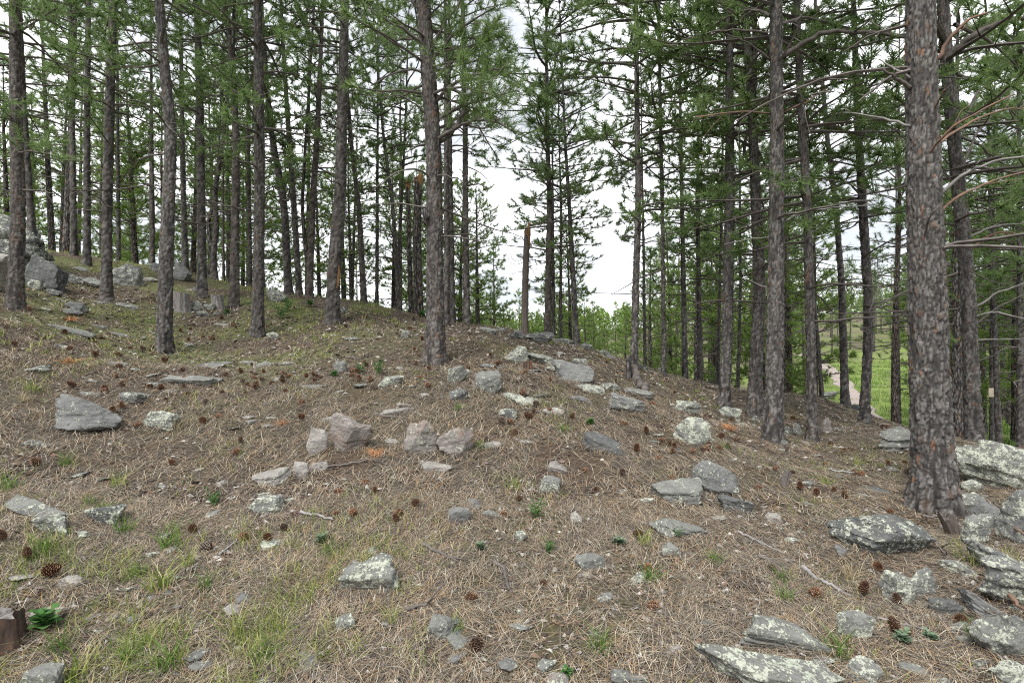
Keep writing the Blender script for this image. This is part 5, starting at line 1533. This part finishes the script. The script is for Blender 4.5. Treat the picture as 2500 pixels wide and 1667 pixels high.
def cone_at(tx, ty, label, group, seed, sc_=1.0):
    global ncone
    g, d = gpoint(tx, ty)
    if d > 16: return
    r = random.Random(seed)
    o = put('pine_cone', CONES[r.randrange(3)], (g[0], g[1], g[2] + 0.020 * sc_))
    k = 0.74 * sc_ * r.uniform(0.75, 1.15)
    o.scale = (k, k, k)
    ti = r.choice((1.1, 1.35, 1.57, 1.75, 0.4))
    o.rotation_euler = (Matrix.Rotation(r.uniform(0, 6.28), 3, 'Z') @ Matrix.Rotation(ti, 3, 'X')).to_euler()
    o.location.z += r.choice((0.014, 0.008, 0.0, -0.010))
    tag(o, label, 'pine cone', group)
    ncone += 1
NC = [
 (1160, 1563, 'largest pine cone, close beside the crusty pale green stone', 1.25), (1137, 1457, 'reddish upright cone uphill of the largest one', 1.0), (1334, 1430, 'small rusty cone in the open needles', 0.85),
 (1586, 1511, 'cone with pale tips beside a white-stemmed tuft', 1.1), (1583, 1420, 'dark cone half hidden in a green tuft', 1.0), (1567, 1322, 'dark cone behind a grass clump near the flat lichen stone', 1.0),
 (515, 1340, 'open cone at the end of a short pale stick', 1.15), (600, 1318, 'dark cone touching the short pale stick', 1.0), (649, 1313, 'rusty upright cone next to the dark one', 1.05), (689, 1291, 'cone uphill of the rusty upright one', 0.95),
 (820, 1265, 'cone at the thick end of the pale barkless stick', 1.0), (821, 1216, 'dark cone near the pink-topped block', 1.0), (917, 1218, 'small dark cone alone above the needles', 0.85),
 (980, 1272, 'larger cone of the touching pair', 1.15), (968, 1284, 'smaller cone of the touching pair', 0.9), (1262, 1221, 'flattened dark cone beside a green sprig', 1.05), (1426, 1158, 'small cone below the narrow pale stone', 0.9), (1456, 1199, 'rusty small cone below the soil patch', 0.9), (1361, 1232, 'brown cone in yellow grass', 0.9),
 (65, 1378, 'cone highest of three in the low grass', 1.2), (106, 1414, 'middle cone of three in the low grass', 1.25), (100, 1452, 'lowest cone of three in the low grass', 1.2), (8, 1342, 'cone cut by the frame in the low grass', 1.1),
 (92, 1127, 'cone in front of the flat greenish stone', 1.05), (585, 1088, 'small cone between the grass and leaning slab', 0.9), (490, 1043, 'cone beside the pale grey block', 1.0), (328, 1056, 'cone between the dark rock and pale block', 0.9),
 (2140, 1377, 'rusty cone above the craggy lichen rock', 1.0), (2191, 1421, 'upper cone at the craggy rock foot', 1.1), (2192, 1455, 'lower pale-tipped cone at the craggy rock foot', 1.15), (2105, 1433, 'red cone by the end of the silver stick', 0.95),
 (1875, 1413, 'small cone below the dark thin stick', 0.85), (1980, 1471, 'dark cone in the open needles of the lower slope', 0.95), (2354, 1501, 'tall dark cone below the olive stone', 1.25), (2382, 1527, 'rusty cone next to the tall dark one', 0.95), (2419, 1558, 'grey cone near the rocky ridge', 1.0),
 (2214, 1544, 'dark cone among grey-green leaves', 1.05), (2190, 1548, 'cone partly covered by grey-green leaves', 1.0), (1927, 1149, 'dark cone above the knobby root stub', 1.0), (1842, 1190, 'big cone left of the knobby root stub', 1.1), (1991, 1206, 'cone in the grass uphill of the triangular stone', 1.0),
 (2054, 1103, 'left cone of the small rusty pair on the slope', 0.9), (2078, 1101, 'right cone of the small rusty pair on the slope', 0.95), (2165, 1133, 'cone just uphill from the thickest pine', 1.0), (2165, 1252, 'cone in shadow near the thickest pine foot', 0.95), (1710, 1101, 'cone at the foot of the rounded boulder', 1.0), (1780, 1103, 'cone beside a green sprig below the slim pine', 1.0),
 (2037, 1200, 'cone in the yellow tufts uphill of the dark slab', 1.0), (2066, 1218, 'broad cone just below the yellow tufts', 1.05), (1890, 1150, 'small cone on green moss patch', 0.85), (1010, 1172, 'tiny cone below the pink wedge', 0.7), (1125, 910, 'cone resting beside the upright mottled rock', 1.0), (905, 1068, 'cone in orange needles near the fractured boulder', 0.9),
]
for k, (x, y, lb, s) in enumerate(NC):
    cone_at(x, y, lb, 'pine cones near the viewer', k, s)
r = random.Random(31)
def conefield(n, x0, x1, y0, y1, label, group):
    k = tries = 0
    while k < n and tries < 5000:
        tries += 1
        # cones gather in loose drifts
        tx, ty = r.uniform(x0, x1), r.uniform(y0, y1)
        d = hit(tx, ty)
        if not d or d > 14: continue
        x = (tx - 1250) / FP * d
        if fbm(np.array([[x * 0.8, d * 0.8, 0]]), 55, 2)[0] + r.uniform(-0.8, 0.8) < 0: continue
        s_ = r.uniform(0.8, 1.2)
        cone_at(tx, ty, '%s %s %s' % ('little' if s_ < 0.93 else ('big' if s_ > 1.07 else 'mid-size'), label, LAND(tx, ty)), group, int(tx * ty) % 99991, s_)
        k += 1
conefield(62, 0, 760, 765, 1040, 'dark fallen cone', 'cones below the outcrop')
conefield(55, 560, 1050, 775, 950, 'fallen crest-slope cone', 'cones below the crest')
conefield(34, 1120, 1760, 860, 1080, 'brown fallen cone', 'cones among the mid-slope rocks')
conefield(34, 1600, 2230, 1010, 1200, 'fallen under-pine cone', 'cones under the slope pines')
conefield(14, 300, 1650, 1000, 1300, 'half-sunk fallen cone', 'cones in the middle needles')

# ------------------------------------------------------------------ needle litter
def litter(name, n, d0, d1, wid, ln0, ln1, lift, material, seed, skip_soil=0.75, label='', spots=None):
    g = np.random.default_rng(seed)
    u = g.random(n)
    d = np.sqrt(d0 * d0 + u * (d1 * d1 - d0 * d0))
    tx = g.uniform(-0.97, 0.97, n)
    x = tx * d
    keep = g.random(n) > skip_soil * soil_cover(x, d)
    p = np.stack([x, d, np.zeros(n)], -1)
    keep &= g.random(n) < np.clip(0.72 + 0.7 * fbm(p * 1.6, 77, 3), 0.4, 1)
    x, d = x[keep], d[keep]
    if spots is not None:
        x, d = spots
    n = len(x)
    z = gz(x, d)
    # local drift direction: clumps of needles lie roughly alike
    a = 3.0 * fbm(np.stack([x, d, x * 0], -1) * 2.4, 78, 2) + g.normal(0, 0.9, n)
    L_ = g.uniform(ln0, ln1, n)
    cu = g.normal(0, 0.20, n)
    dx, dy = np.cos(a), np.sin(a)
    px, py = -dy, dx
    gx_ = (gz_smooth(x + 0.2, d) - gz_smooth(x - 0.2, d)) / 0.4
    gy_ = (gz_smooth(x, d + 0.2) - gz_smooth(x, d - 0.2)) / 0.4
    h = g.uniform(0.002, lift, n)
    pit = g.normal(0, 0.10, n)
    V = np.empty((n, 6, 3))
    for k, s in enumerate((-0.5, 0.0, 0.5)):
        off = cu * L_ * (0.5 - 2 * s * s) * 0.5
        qx = x + dx * s * L_ + px * off
        qy = d + dy * s * L_ + py * off
        qz = z + gx_ * (qx - x) + gy_ * (qy - d) + h + pit * s * L_ + (0.006 if s == 0 else 0.0)
        w_ = wid * (1.0 if s == 0 else 0.55)
        V[:, k * 2] = np.stack([qx + px * w_ / 2, qy + py * w_ / 2, qz], -1)
        V[:, k * 2 + 1] = np.stack([qx - px * w_ / 2, qy - py * w_ / 2, qz], -1)
    b0 = np.arange(n)[:, None] * 6
    Q = np.concatenate([b0 + np.array([[0, 1, 3, 2]]), b0 + np.array([[2, 3, 5, 4]])])
    me = mesh(name, V.reshape(-1, 3), Q, material, False)
    return tag(put(name, me), label, None, None, 'stuff')
ml, t, b = mat('fallen_needles', 0.75)
c = ramp(t, isl(t), [(0.0, (0.032, 0.026, 0.022)), (0.20, (0.080, 0.069, 0.061)), (0.42, (0.172, 0.150, 0.127)), (0.60, (0.264, 0.226, 0.171)), (0.73, (0.320, 0.237, 0.143)), (0.82, (0.304, 0.174, 0.079)), (0.90, (0.416, 0.356, 0.253)), (1.0, (0.560, 0.507, 0.404))])
n_ = noise(t, wpos(t), 1.4, 4, 0.6)
c = mixc(t, mathn(t, 'MULTIPLY', ramp(t, n_, [(0.42, (0, 0, 0)), (0.62, (1, 1, 1))]), 0.35), c, mixc(t, isl(t), (0.068, 0.060, 0.053), (0.28, 0.25, 0.215)))
t.links.new(c, b.inputs['Base Color'])
M_LIT = ml
litter('needle_litter', 125000, 2.0, 4.2, 0.0020, 0.09, 0.19, 0.020, M_LIT, 1, label='coarse dry pine needles covering the near ground')
litter('needle_litter', 115000, 4.1, 7.2, 0.0028, 0.10, 0.19, 0.024, M_LIT, 2, label='dry pine needles covering the middle slope')
litter('needle_litter', 80000, 7.1, 14.0, 0.0050, 0.11, 0.22, 0.032, M_LIT, 3, label='brown needle carpet on the upper slope')

g = np.random.default_rng(66)
sx_, sy_ = [], []
for rx, ry, ra, rb in ROCKS:            # needles caught and banked against the stones
    n = int(min(420, 260 * (ra + rb)))
    a = g.uniform(0, 6.28, n)
    q = g.uniform(0.80, 1.12, n)
    sx_.append(rx + ra * q * np.cos(a)); sy_.append(ry + rb * q * np.sin(a))
litter('needle_litter', 10, 3, 4, 0.0028, 0.07, 0.15, 0.050, M_LIT, 4, label='dry needles banked against the stones', spots=(np.concatenate(sx_), np.concatenate(sy_)))

# chips of bark, cone scales and grit between the needles
g = np.random.default_rng(404)
n = 26000
d = np.sqrt(2.0 ** 2 + g.random(n) * (11.0 ** 2 - 2.0 ** 2))
d = np.where(g.random(n) < 0.45, g.uniform(2.0, 4.5, n), d)
x = g.uniform(-0.97, 0.97, n) * d
z = gz(x, d)
s_ = g.uniform(0.006, 0.020, n) * (0.7 + d / 9)
c0 = np.stack([x, d, z + 0.006], -1)
a = g.uniform(0, 6.28, n)
V = np.empty((n, 5, 3))
for k in range(4):
    q = a + k * np.pi / 2 + g.normal(0, 0.3, n)
    rr_ = s_ * g.uniform(0.5, 1.1, n) * (1.0 if k % 2 else 1.6)
    V[:, k] = c0 + np.stack([np.cos(q) * rr_, np.sin(q) * rr_, g.normal(0, 0.25, n) * s_], -1)
V[:, 4] = c0 + np.stack([x * 0, x * 0, s_ * g.uniform(0.3, 0.9, n)], -1)
b0 = np.arange(n)[:, None] * 5
T3 = np.concatenate([b0 + np.array([[k, (k + 1) % 4, 4]]) for k in range(4)])
mc, t, b = mat('bark_chips', 0.9)
t.links.new(ramp(t, isl(t), [(0.0, (0.03, 0.024, 0.020)), (0.45, (0.085, 0.062, 0.050)), (0.7, (0.17, 0.11, 0.075)), (0.85, (0.22, 0.21, 0.195)), (1.0, (0.42, 0.40, 0.37))]), b.inputs['Base Color'])
tag(put('forest_debris', mesh('forest_debris', V.reshape(-1, 3), T3, mc, False)), 'bark chips, cone scales and grit among the needles', None, None, 'stuff')

# ------------------------------------------------------------------ grass
def blades(cx, cy, cz, nb, h0, h1, spread, wid, g, lean=0.5):
    """curved grass blades: returns vertices and quads"""
    n = len(cx) * nb
    x = np.repeat(cx, nb) + g.normal(0, spread, n)
    y = np.repeat(cy, nb) + g.normal(0, spread, n)
    z = np.repeat(cz, nb)
    H_ = g.uniform(h0, h1, n)
    a = g.uniform(0, 2 * np.pi, n)
    le = np.abs(g.normal(0, lean, n)) + 0.08
    ux, uy = np.cos(a), np.sin(a)
    fa = g.uniform(0, np.pi, n)
    wx, wy = np.cos(fa), np.sin(fa)
    V = np.empty((n, 7, 3))
    for k, s in enumerate((0.0, 0.38, 0.72, 1.0)):
        qx = x + ux * le * H_ * s * s
        qy = y + uy * le * H_ * s * s
        qz = z - 0.01 + H_ * (s - 0.30 * np.clip(le, 0, 1.2) * s * s)
        w_ = wid * (1.0 - 0.55 * s)
        if k < 3:
            V[:, 2 * k] = np.stack([qx + wx * w_ / 2, qy + wy * w_ / 2, qz], -1)
            V[:, 2 * k + 1] = np.stack([qx - wx * w_ / 2, qy - wy * w_ / 2, qz], -1)
        else:
            V[:, 6] = np.stack([qx, qy, qz], -1)
    b0 = np.arange(n)[:, None] * 7
    Q = np.concatenate([b0 + np.array([[0, 1, 3, 2]]), b0 + np.array([[2, 3, 5, 4]])])
    T3 = b0 + np.array([[4, 5, 6]])
    return V.reshape(-1, 3), Q, T3
def grass_material(name, stops):
    m, t, b = mat(name, 0.6)
    c = ramp(t, isl(t), stops)
    t.links.new(c, b.inputs['Base Color'])
    tr = t.nodes.new('ShaderNodeBsdfTranslucent')
    t.links.new(c, tr.inputs['Color'])
    ms = t.nodes.new('ShaderNodeMixShader')
    ms.inputs[0].default_value = 0.35
    t.links.new(b.outputs[0], ms.inputs[1]); t.links.new(tr.outputs[0], ms.inputs[2])
    t.links.new(ms.outputs[0], t.nodes['Material Output'].inputs['Surface'])
    return m
M_GRASS = grass_material('grass_blades', [(0.0, (0.068, 0.119, 0.019)), (0.3, (0.153, 0.221, 0.041)), (0.6, (0.255, 0.315, 0.076)), (0.8, (0.383, 0.383, 0.145)), (1.0, (0.510, 0.468, 0.264))])
M_GRASSG = grass_material('green_blades', [(0.0, (0.047, 0.098, 0.017)), (0.5, (0.102, 0.187, 0.034)), (1.0, (0.187, 0.281, 0.068))])
M_STRAW = grass_material('straw_blades', [(0.0, (0.255, 0.204, 0.119)), (0.5, (0.391, 0.323, 0.196)), (1.0, (0.527, 0.468, 0.323))])
M_HERB = grass_material('herb_leaves', [(0.0, (0.038, 0.102, 0.024)), (0.6, (0.072, 0.178, 0.043)), (1.0, (0.128, 0.255, 0.076))])
M_HERBG = grass_material('grey_herb_leaves', [(0.0, (0.111, 0.170, 0.102)), (1.0, (0.230, 0.306, 0.204))])

g = np.random.default_rng(91)
def grass_field(name, n, cond, d0, d1, nb, h0, h1, spread, wid, material, label, lean=0.5):
    d = np.sqrt(d0 * d0 + g.random(n) * (d1 * d1 - d0 * d0))
    x = g.uniform(-0.95, 0.95, n) * d
    keep = g.random(n) < cond(x, d)
    x, d = x[keep], d[keep]
    for rx, ry, ra, rb in ROCKS:
        k = ((x - rx) / (ra * 0.95)) ** 2 + ((d - ry) / (rb * 0.95)) ** 2 > 1
        x, d = x[k], d[k]
    v, q, t3 = blades(x, d, gz(x, d), nb, h0, h1, spread, wid, g, lean)
    return tag(put(name, mesh(name, v, [q, t3], material, False)), label, None, None, 'stuff')
def nz2(x, y, f, s): return fbm(np.stack([x, y, x * 0], -1) * f, s, 3)
grass_field('grass', 6500, lambda x, y: sstep(-0.2, -1.2, x) * sstep(4.3, 3.0, y) * sstep(-0.15, 0.4, nz2(x, y, 3.2, 61)), 2.2, 4.6, 11, 0.04, 0.13, 0.030, 0.0040, M_GRASS, 'sparse yellow-green grass on the low corner of the slope', 0.8)
grass_field('grass', 5600, lambda x, y: 0.7 * sstep(0.0, 0.5, nz2(x, y, 1.6, 62)) * (1 - 0.6 * soil_cover(x, y)), 2.2, 7.0, 7, 0.03, 0.09, 0.018, 0.0042, M_GRASS, 'thin scattered grass through the needles', 0.6)
grass_field('grass', 4600, lambda x, y: np.clip(sstep(-0.8, -3.5, x) * 0.9 + 0.12, 0, 1) * sstep(-0.05, 0.4, nz2(x, y, 1.1, 63)), 6.5, 16, 13, 0.04, 0.11, 0.035, 0.0085, M_GRASS, 'pale green grass along the upper slope and crest', 0.7)
grass_field('grass', 6000, lambda x, y: sstep(0.46, 0.54, x / y) * 0.95, 15, 58, 16, 0.10, 0.30, 0.22, 0.030, M_GRASSG, 'bright green meadow grass in the valley')
grass_field('grass', 2600, lambda x, y: np.clip(sstep(0.15, 0.6, nz2(x, y, 2.3, 64)) * 0.8 + 0.5 * sstep(-0.4, -1.3, x) * sstep(4.0, 3.0, y), 0, 1), 2.2, 9, 9, 0.03, 0.10, 0.03, 0.0036, M_STRAW, 'dry straw-coloured grass among the needles', 1.2)

# tufts one can pick out
TUFT = []
for k in range(5):
    gg = np.random.default_rng(700 + k)
    v, q, t3 = blades(np.zeros(1), np.zeros(1), np.zeros(1), 46, 0.06, 0.17, 0.022, 0.0045, gg, 0.75)
    TUFT.append(mesh('grass_tuft', v, [q, t3], [M_GRASS, M_GRASSG, M_GRASS, M_STRAW, M_GRASSG][k], False))
TL = [
 (20, 1195, 'dense green tuft at the frame edge by the long pale slab', 1, 1.3), (165, 1125, 'green tuft downhill of the flat greenish stone', 1, 1.1), (288, 1178, 'yellow-green tuft on open needles', 0, 1.2), (220, 1225, 'green tuft just above the dark mossy block', 4, 0.8),
 (82, 960, 'round yellow-green tuft uphill of the big dark rock', 0, 1.3), (60, 985, 'straw tuft below the round yellow-green one', 3, 1.0), (108, 1360, 'tall bright green blades above three cones', 1, 1.5), (300, 1300, 'tall upright green blades by the mossy block', 4, 1.3), (408, 1330, 'tall green blades in the yellow grass', 1, 1.4),
 (395, 1440, 'broad yellow-green tuft in the low grass', 0, 1.5), (340, 1400, 'green tuft beside the broad yellow-green one', 4, 1.1), (150, 1580, 'green tuft right of the charred stump', 1, 1.2), (180, 1650, 'thick yellowish tuft at the bottom frame edge', 0, 1.6), (315, 1610, 'short green tuft in the bottom grass', 1, 1.1), (410, 1630, 'spreading green tuft at the bottom edge', 4, 1.4),
 (570, 1540, 'yellowing tuft under the lower needles', 0, 1.4), (640, 1590, 'green tuft low in the open needles', 4, 1.1), (250, 1245, 'small green tuft behind the mossy block', 4, 0.9), (430, 1055, 'thin dry tuft with tall straw stalk', 3, 1.2), (2082, 1402, 'golden tuft above the end of the silver stick', 3, 1.1),
 (1910, 1437, 'small green tuft below the dark thin stick', 1, 0.9), (1913, 1482, 'lower green tuft on the bare slope', 4, 0.9), (1745, 1395, 'tiny upright green tuft on the right slope', 4, 0.9), (2050, 1610, 'dark green tuft in the hollow under the pale slab', 4, 1.3), (2370, 1370, 'tall yellow-green blades beside the layered ledge', 0, 1.2),
 (2395, 1175, 'straw tuft growing in the crack of the largest boulder', 3, 1.2), (1575, 1345, 'yellow-green tuft hiding a cone', 0, 1.0), (1590, 1440, 'green tuft under a small dark cone', 4, 1.0), (1375, 1050, 'tall thin green blades on the soil patch', 4, 1.1), (1175, 1090, 'green tuft beside the lumpy grey rock', 4, 0.9),
 (1250, 1175, 'yellowish tuft below the soil patch', 0, 0.9), (1120, 1000, 'green tuft below the dark rounded stone', 4, 0.9), (1108, 1540, 'thin green blades beside the crusty pale stone', 1, 0.9), (1470, 1595, 'loose green tuft near the bottom frame', 4, 1.2), (955, 1510, 'small yellow tuft right of the egg-shaped stone', 0, 0.9), (2380, 1545, 'green blades among the cones of the steep edge', 4, 1.0),
 (2095, 1130, 'yellow tuft on the slope before the thickest pine', 0, 0.9), (2020, 1180, 'yellow tufted grass uphill of the dark slab', 0, 1.0), (1770, 1100, 'green sprig-like tuft below the slim pine', 4, 0.9), (800, 1345, 'light green tuft among the lower needles', 4, 0.9), (505, 1440, 'fine green tuft next to yellow grass', 1, 1.0), (460, 1380, 'pale green tuft near the open cone', 0, 1.1),
]
for k, (x, y, lb, v_, s_) in enumerate(TL):
    g_, d = gpoint(x, y)
    o = put('grass_tuft', TUFT[v_], Vector(g_), None, (0, 0, k * 1.3), (s_, s_, s_))
    tag(o, lb, 'grass tuft', 'grass tufts on the slope')

# small leafy plants
def herb_mesh(seed, n, hgt, leaf, material, round_=False):
    gg = np.random.default_rng(seed)
    mb = MB()
    for k in range(n):
        a = gg.uniform(0, 6.28)
        h_ = hgt * gg.uniform(0.5, 1.1)
        top = np.array([math.cos(a) * h_ * 0.4, math.sin(a) * h_ * 0.4, h_])
        mb.add(*tube([(0, 0, -0.02), top * np.array([0.4, 0.4, 0.55]), top], [0.0025, 0.002, 0.0012], 4))
        m_ = 9
        for q_ in range(m_):
            u = 0.25 + 0.75 * q_ / (m_ - 1)
            c0 = top * u
            b_ = a + q_ * 2.4 + gg.normal(0, 0.3)
            dr = np.array([math.cos(b_), math.sin(b_), gg.uniform(0.2, 0.9)]); dr /= np.linalg.norm(dr)
            sd_ = np.array([-math.sin(b_), math.cos(b_), 0])
            l_ = leaf * gg.uniform(0.6, 1.1) * (1.2 - 0.5 * u)
            w_ = l_ * (0.40 if round_ else 0.16)
            mb.add([c0, c0 + dr * l_ * 0.35 + sd_ * w_ * 0.8, c0 + dr * l_ * 0.7 + sd_ * w_, c0 + dr * l_ + np.array([0, 0, -0.2 * l_]), c0 + dr * l_ * 0.7 - sd_ * w_, c0 + dr * l_ * 0.35 - sd_ * w_ * 0.8, c0 + dr * l_ * 0.5 - np.array([0, 0, 0.08 * l_])],
                   None, [(0, 1, 6), (1, 2, 6), (2, 3, 6), (3, 4, 6), (4, 5, 6), (5, 0, 6)])
    return mb.mesh('leafy_plant', material, False)
HB = [herb_mesh(1, 5, 0.13, 0.05, M_HERB), herb_mesh(2, 4, 0.09, 0.05, M_HERB, True), herb_mesh(3, 6, 0.07, 0.055, M_HERBG, True)]
for k, (x, y, v_, s_, lb) in enumerate((
        (520, 1215, 0, 1.0, 'upright green sprig on open needles'), (1310, 1262, 0, 1.1, 'tall green sprig beside a flattened cone'), (925, 912, 0, 1.7, 'largest fresh green plant in mid slope'), (880, 912, 0, 1.2, 'middle fresh green plant in mid slope'),
        (815, 927, 1, 1.2, 'low fresh green plant below the speckled stone'), (1440, 1036, 1, 1.1, 'dark green rosette on the soil patch edge'), (2205, 1572, 2, 0.9, 'grey-green leafy plant wrapped round two cones'), (2270, 1555, 2, 0.7, 'pale grey-green plant uphill of the wrapped cones'),
        (112, 1530, 1, 1.5, 'broad-leaved green plant beside the charred stump'), (1172, 1352, 2, 0.7, 'tiny blue-green plant in the needles'), (1512, 1345, 2, 0.8, 'blue-green plant by a pale flake of stone'), (1340, 1355, 0, 0.7, 'loose green weed in the needles'),
        (785, 1322, 2, 0.9, 'greyish weed uphill of the flat-topped slab'), (758, 752, 1, 2.0, 'green plant at the foot of the V-split pine'), (1033, 768, 1, 2.2, 'yellow-green plant behind the burled pine'), (688, 780, 0, 2.2, 'tall grassy plant on the crest hollow'), (702, 765, 0, 2.0, 'second tall grassy plant on the crest hollow'), (553, 765, 1, 1.6, 'green sprout below the smaller grey stump'), (1385, 1650, 1, 0.7, 'little sprout beside the brown block'), (1655, 1330, 0, 0.7, 'thin green shoot by the lichen slab'))):
    g_, d = gpoint(x, y)
    o = put('leafy_plant', HB[v_], Vector(g_), None, (0, 0, k * 1.1), (s_, s_, s_))
    tag(o, lb, 'plant', 'small leafy plants on the slope')

# dry orange needle sprays fallen on the ground
sp_mats = simple('dry_orange_needles', [(0.3, (0.34, 0.15, 0.06)), (0.7, (0.52, 0.28, 0.14))], 30)
for k, (x, y, s_, lb) in enumerate(((922, 1122, 1.2, 'orange dry needle spray beside the fractured boulder'), (165, 890, 1.4, 'pinkish dry needle spray in the upper grass'), (690, 1045, 0.9, 'rusty dry needle spray left of the broken rock group'), (1772, 1052, 1.4, 'orange dead spray below the slim straight pine'), (170, 790, 1.4, 'orange dry spray in front of the black rock'))):
    g_, d = gpoint(x, y)
    gg = np.random.default_rng(k + 40)
    v, q, t3 = blades(np.zeros(3), np.zeros(3), np.zeros(3), 40, 0.05, 0.15, 0.03, 0.004, gg, 1.6)
    o = put('needle_spray', mesh('needle_spray', v * np.array([1, 1, 0.55]), [q, t3], sp_mats, False), Vector(g_), None, (0, 0, k), (s_, s_, s_))
    tag(o, lb, 'dry needles', 'dead needle sprays on the slope')
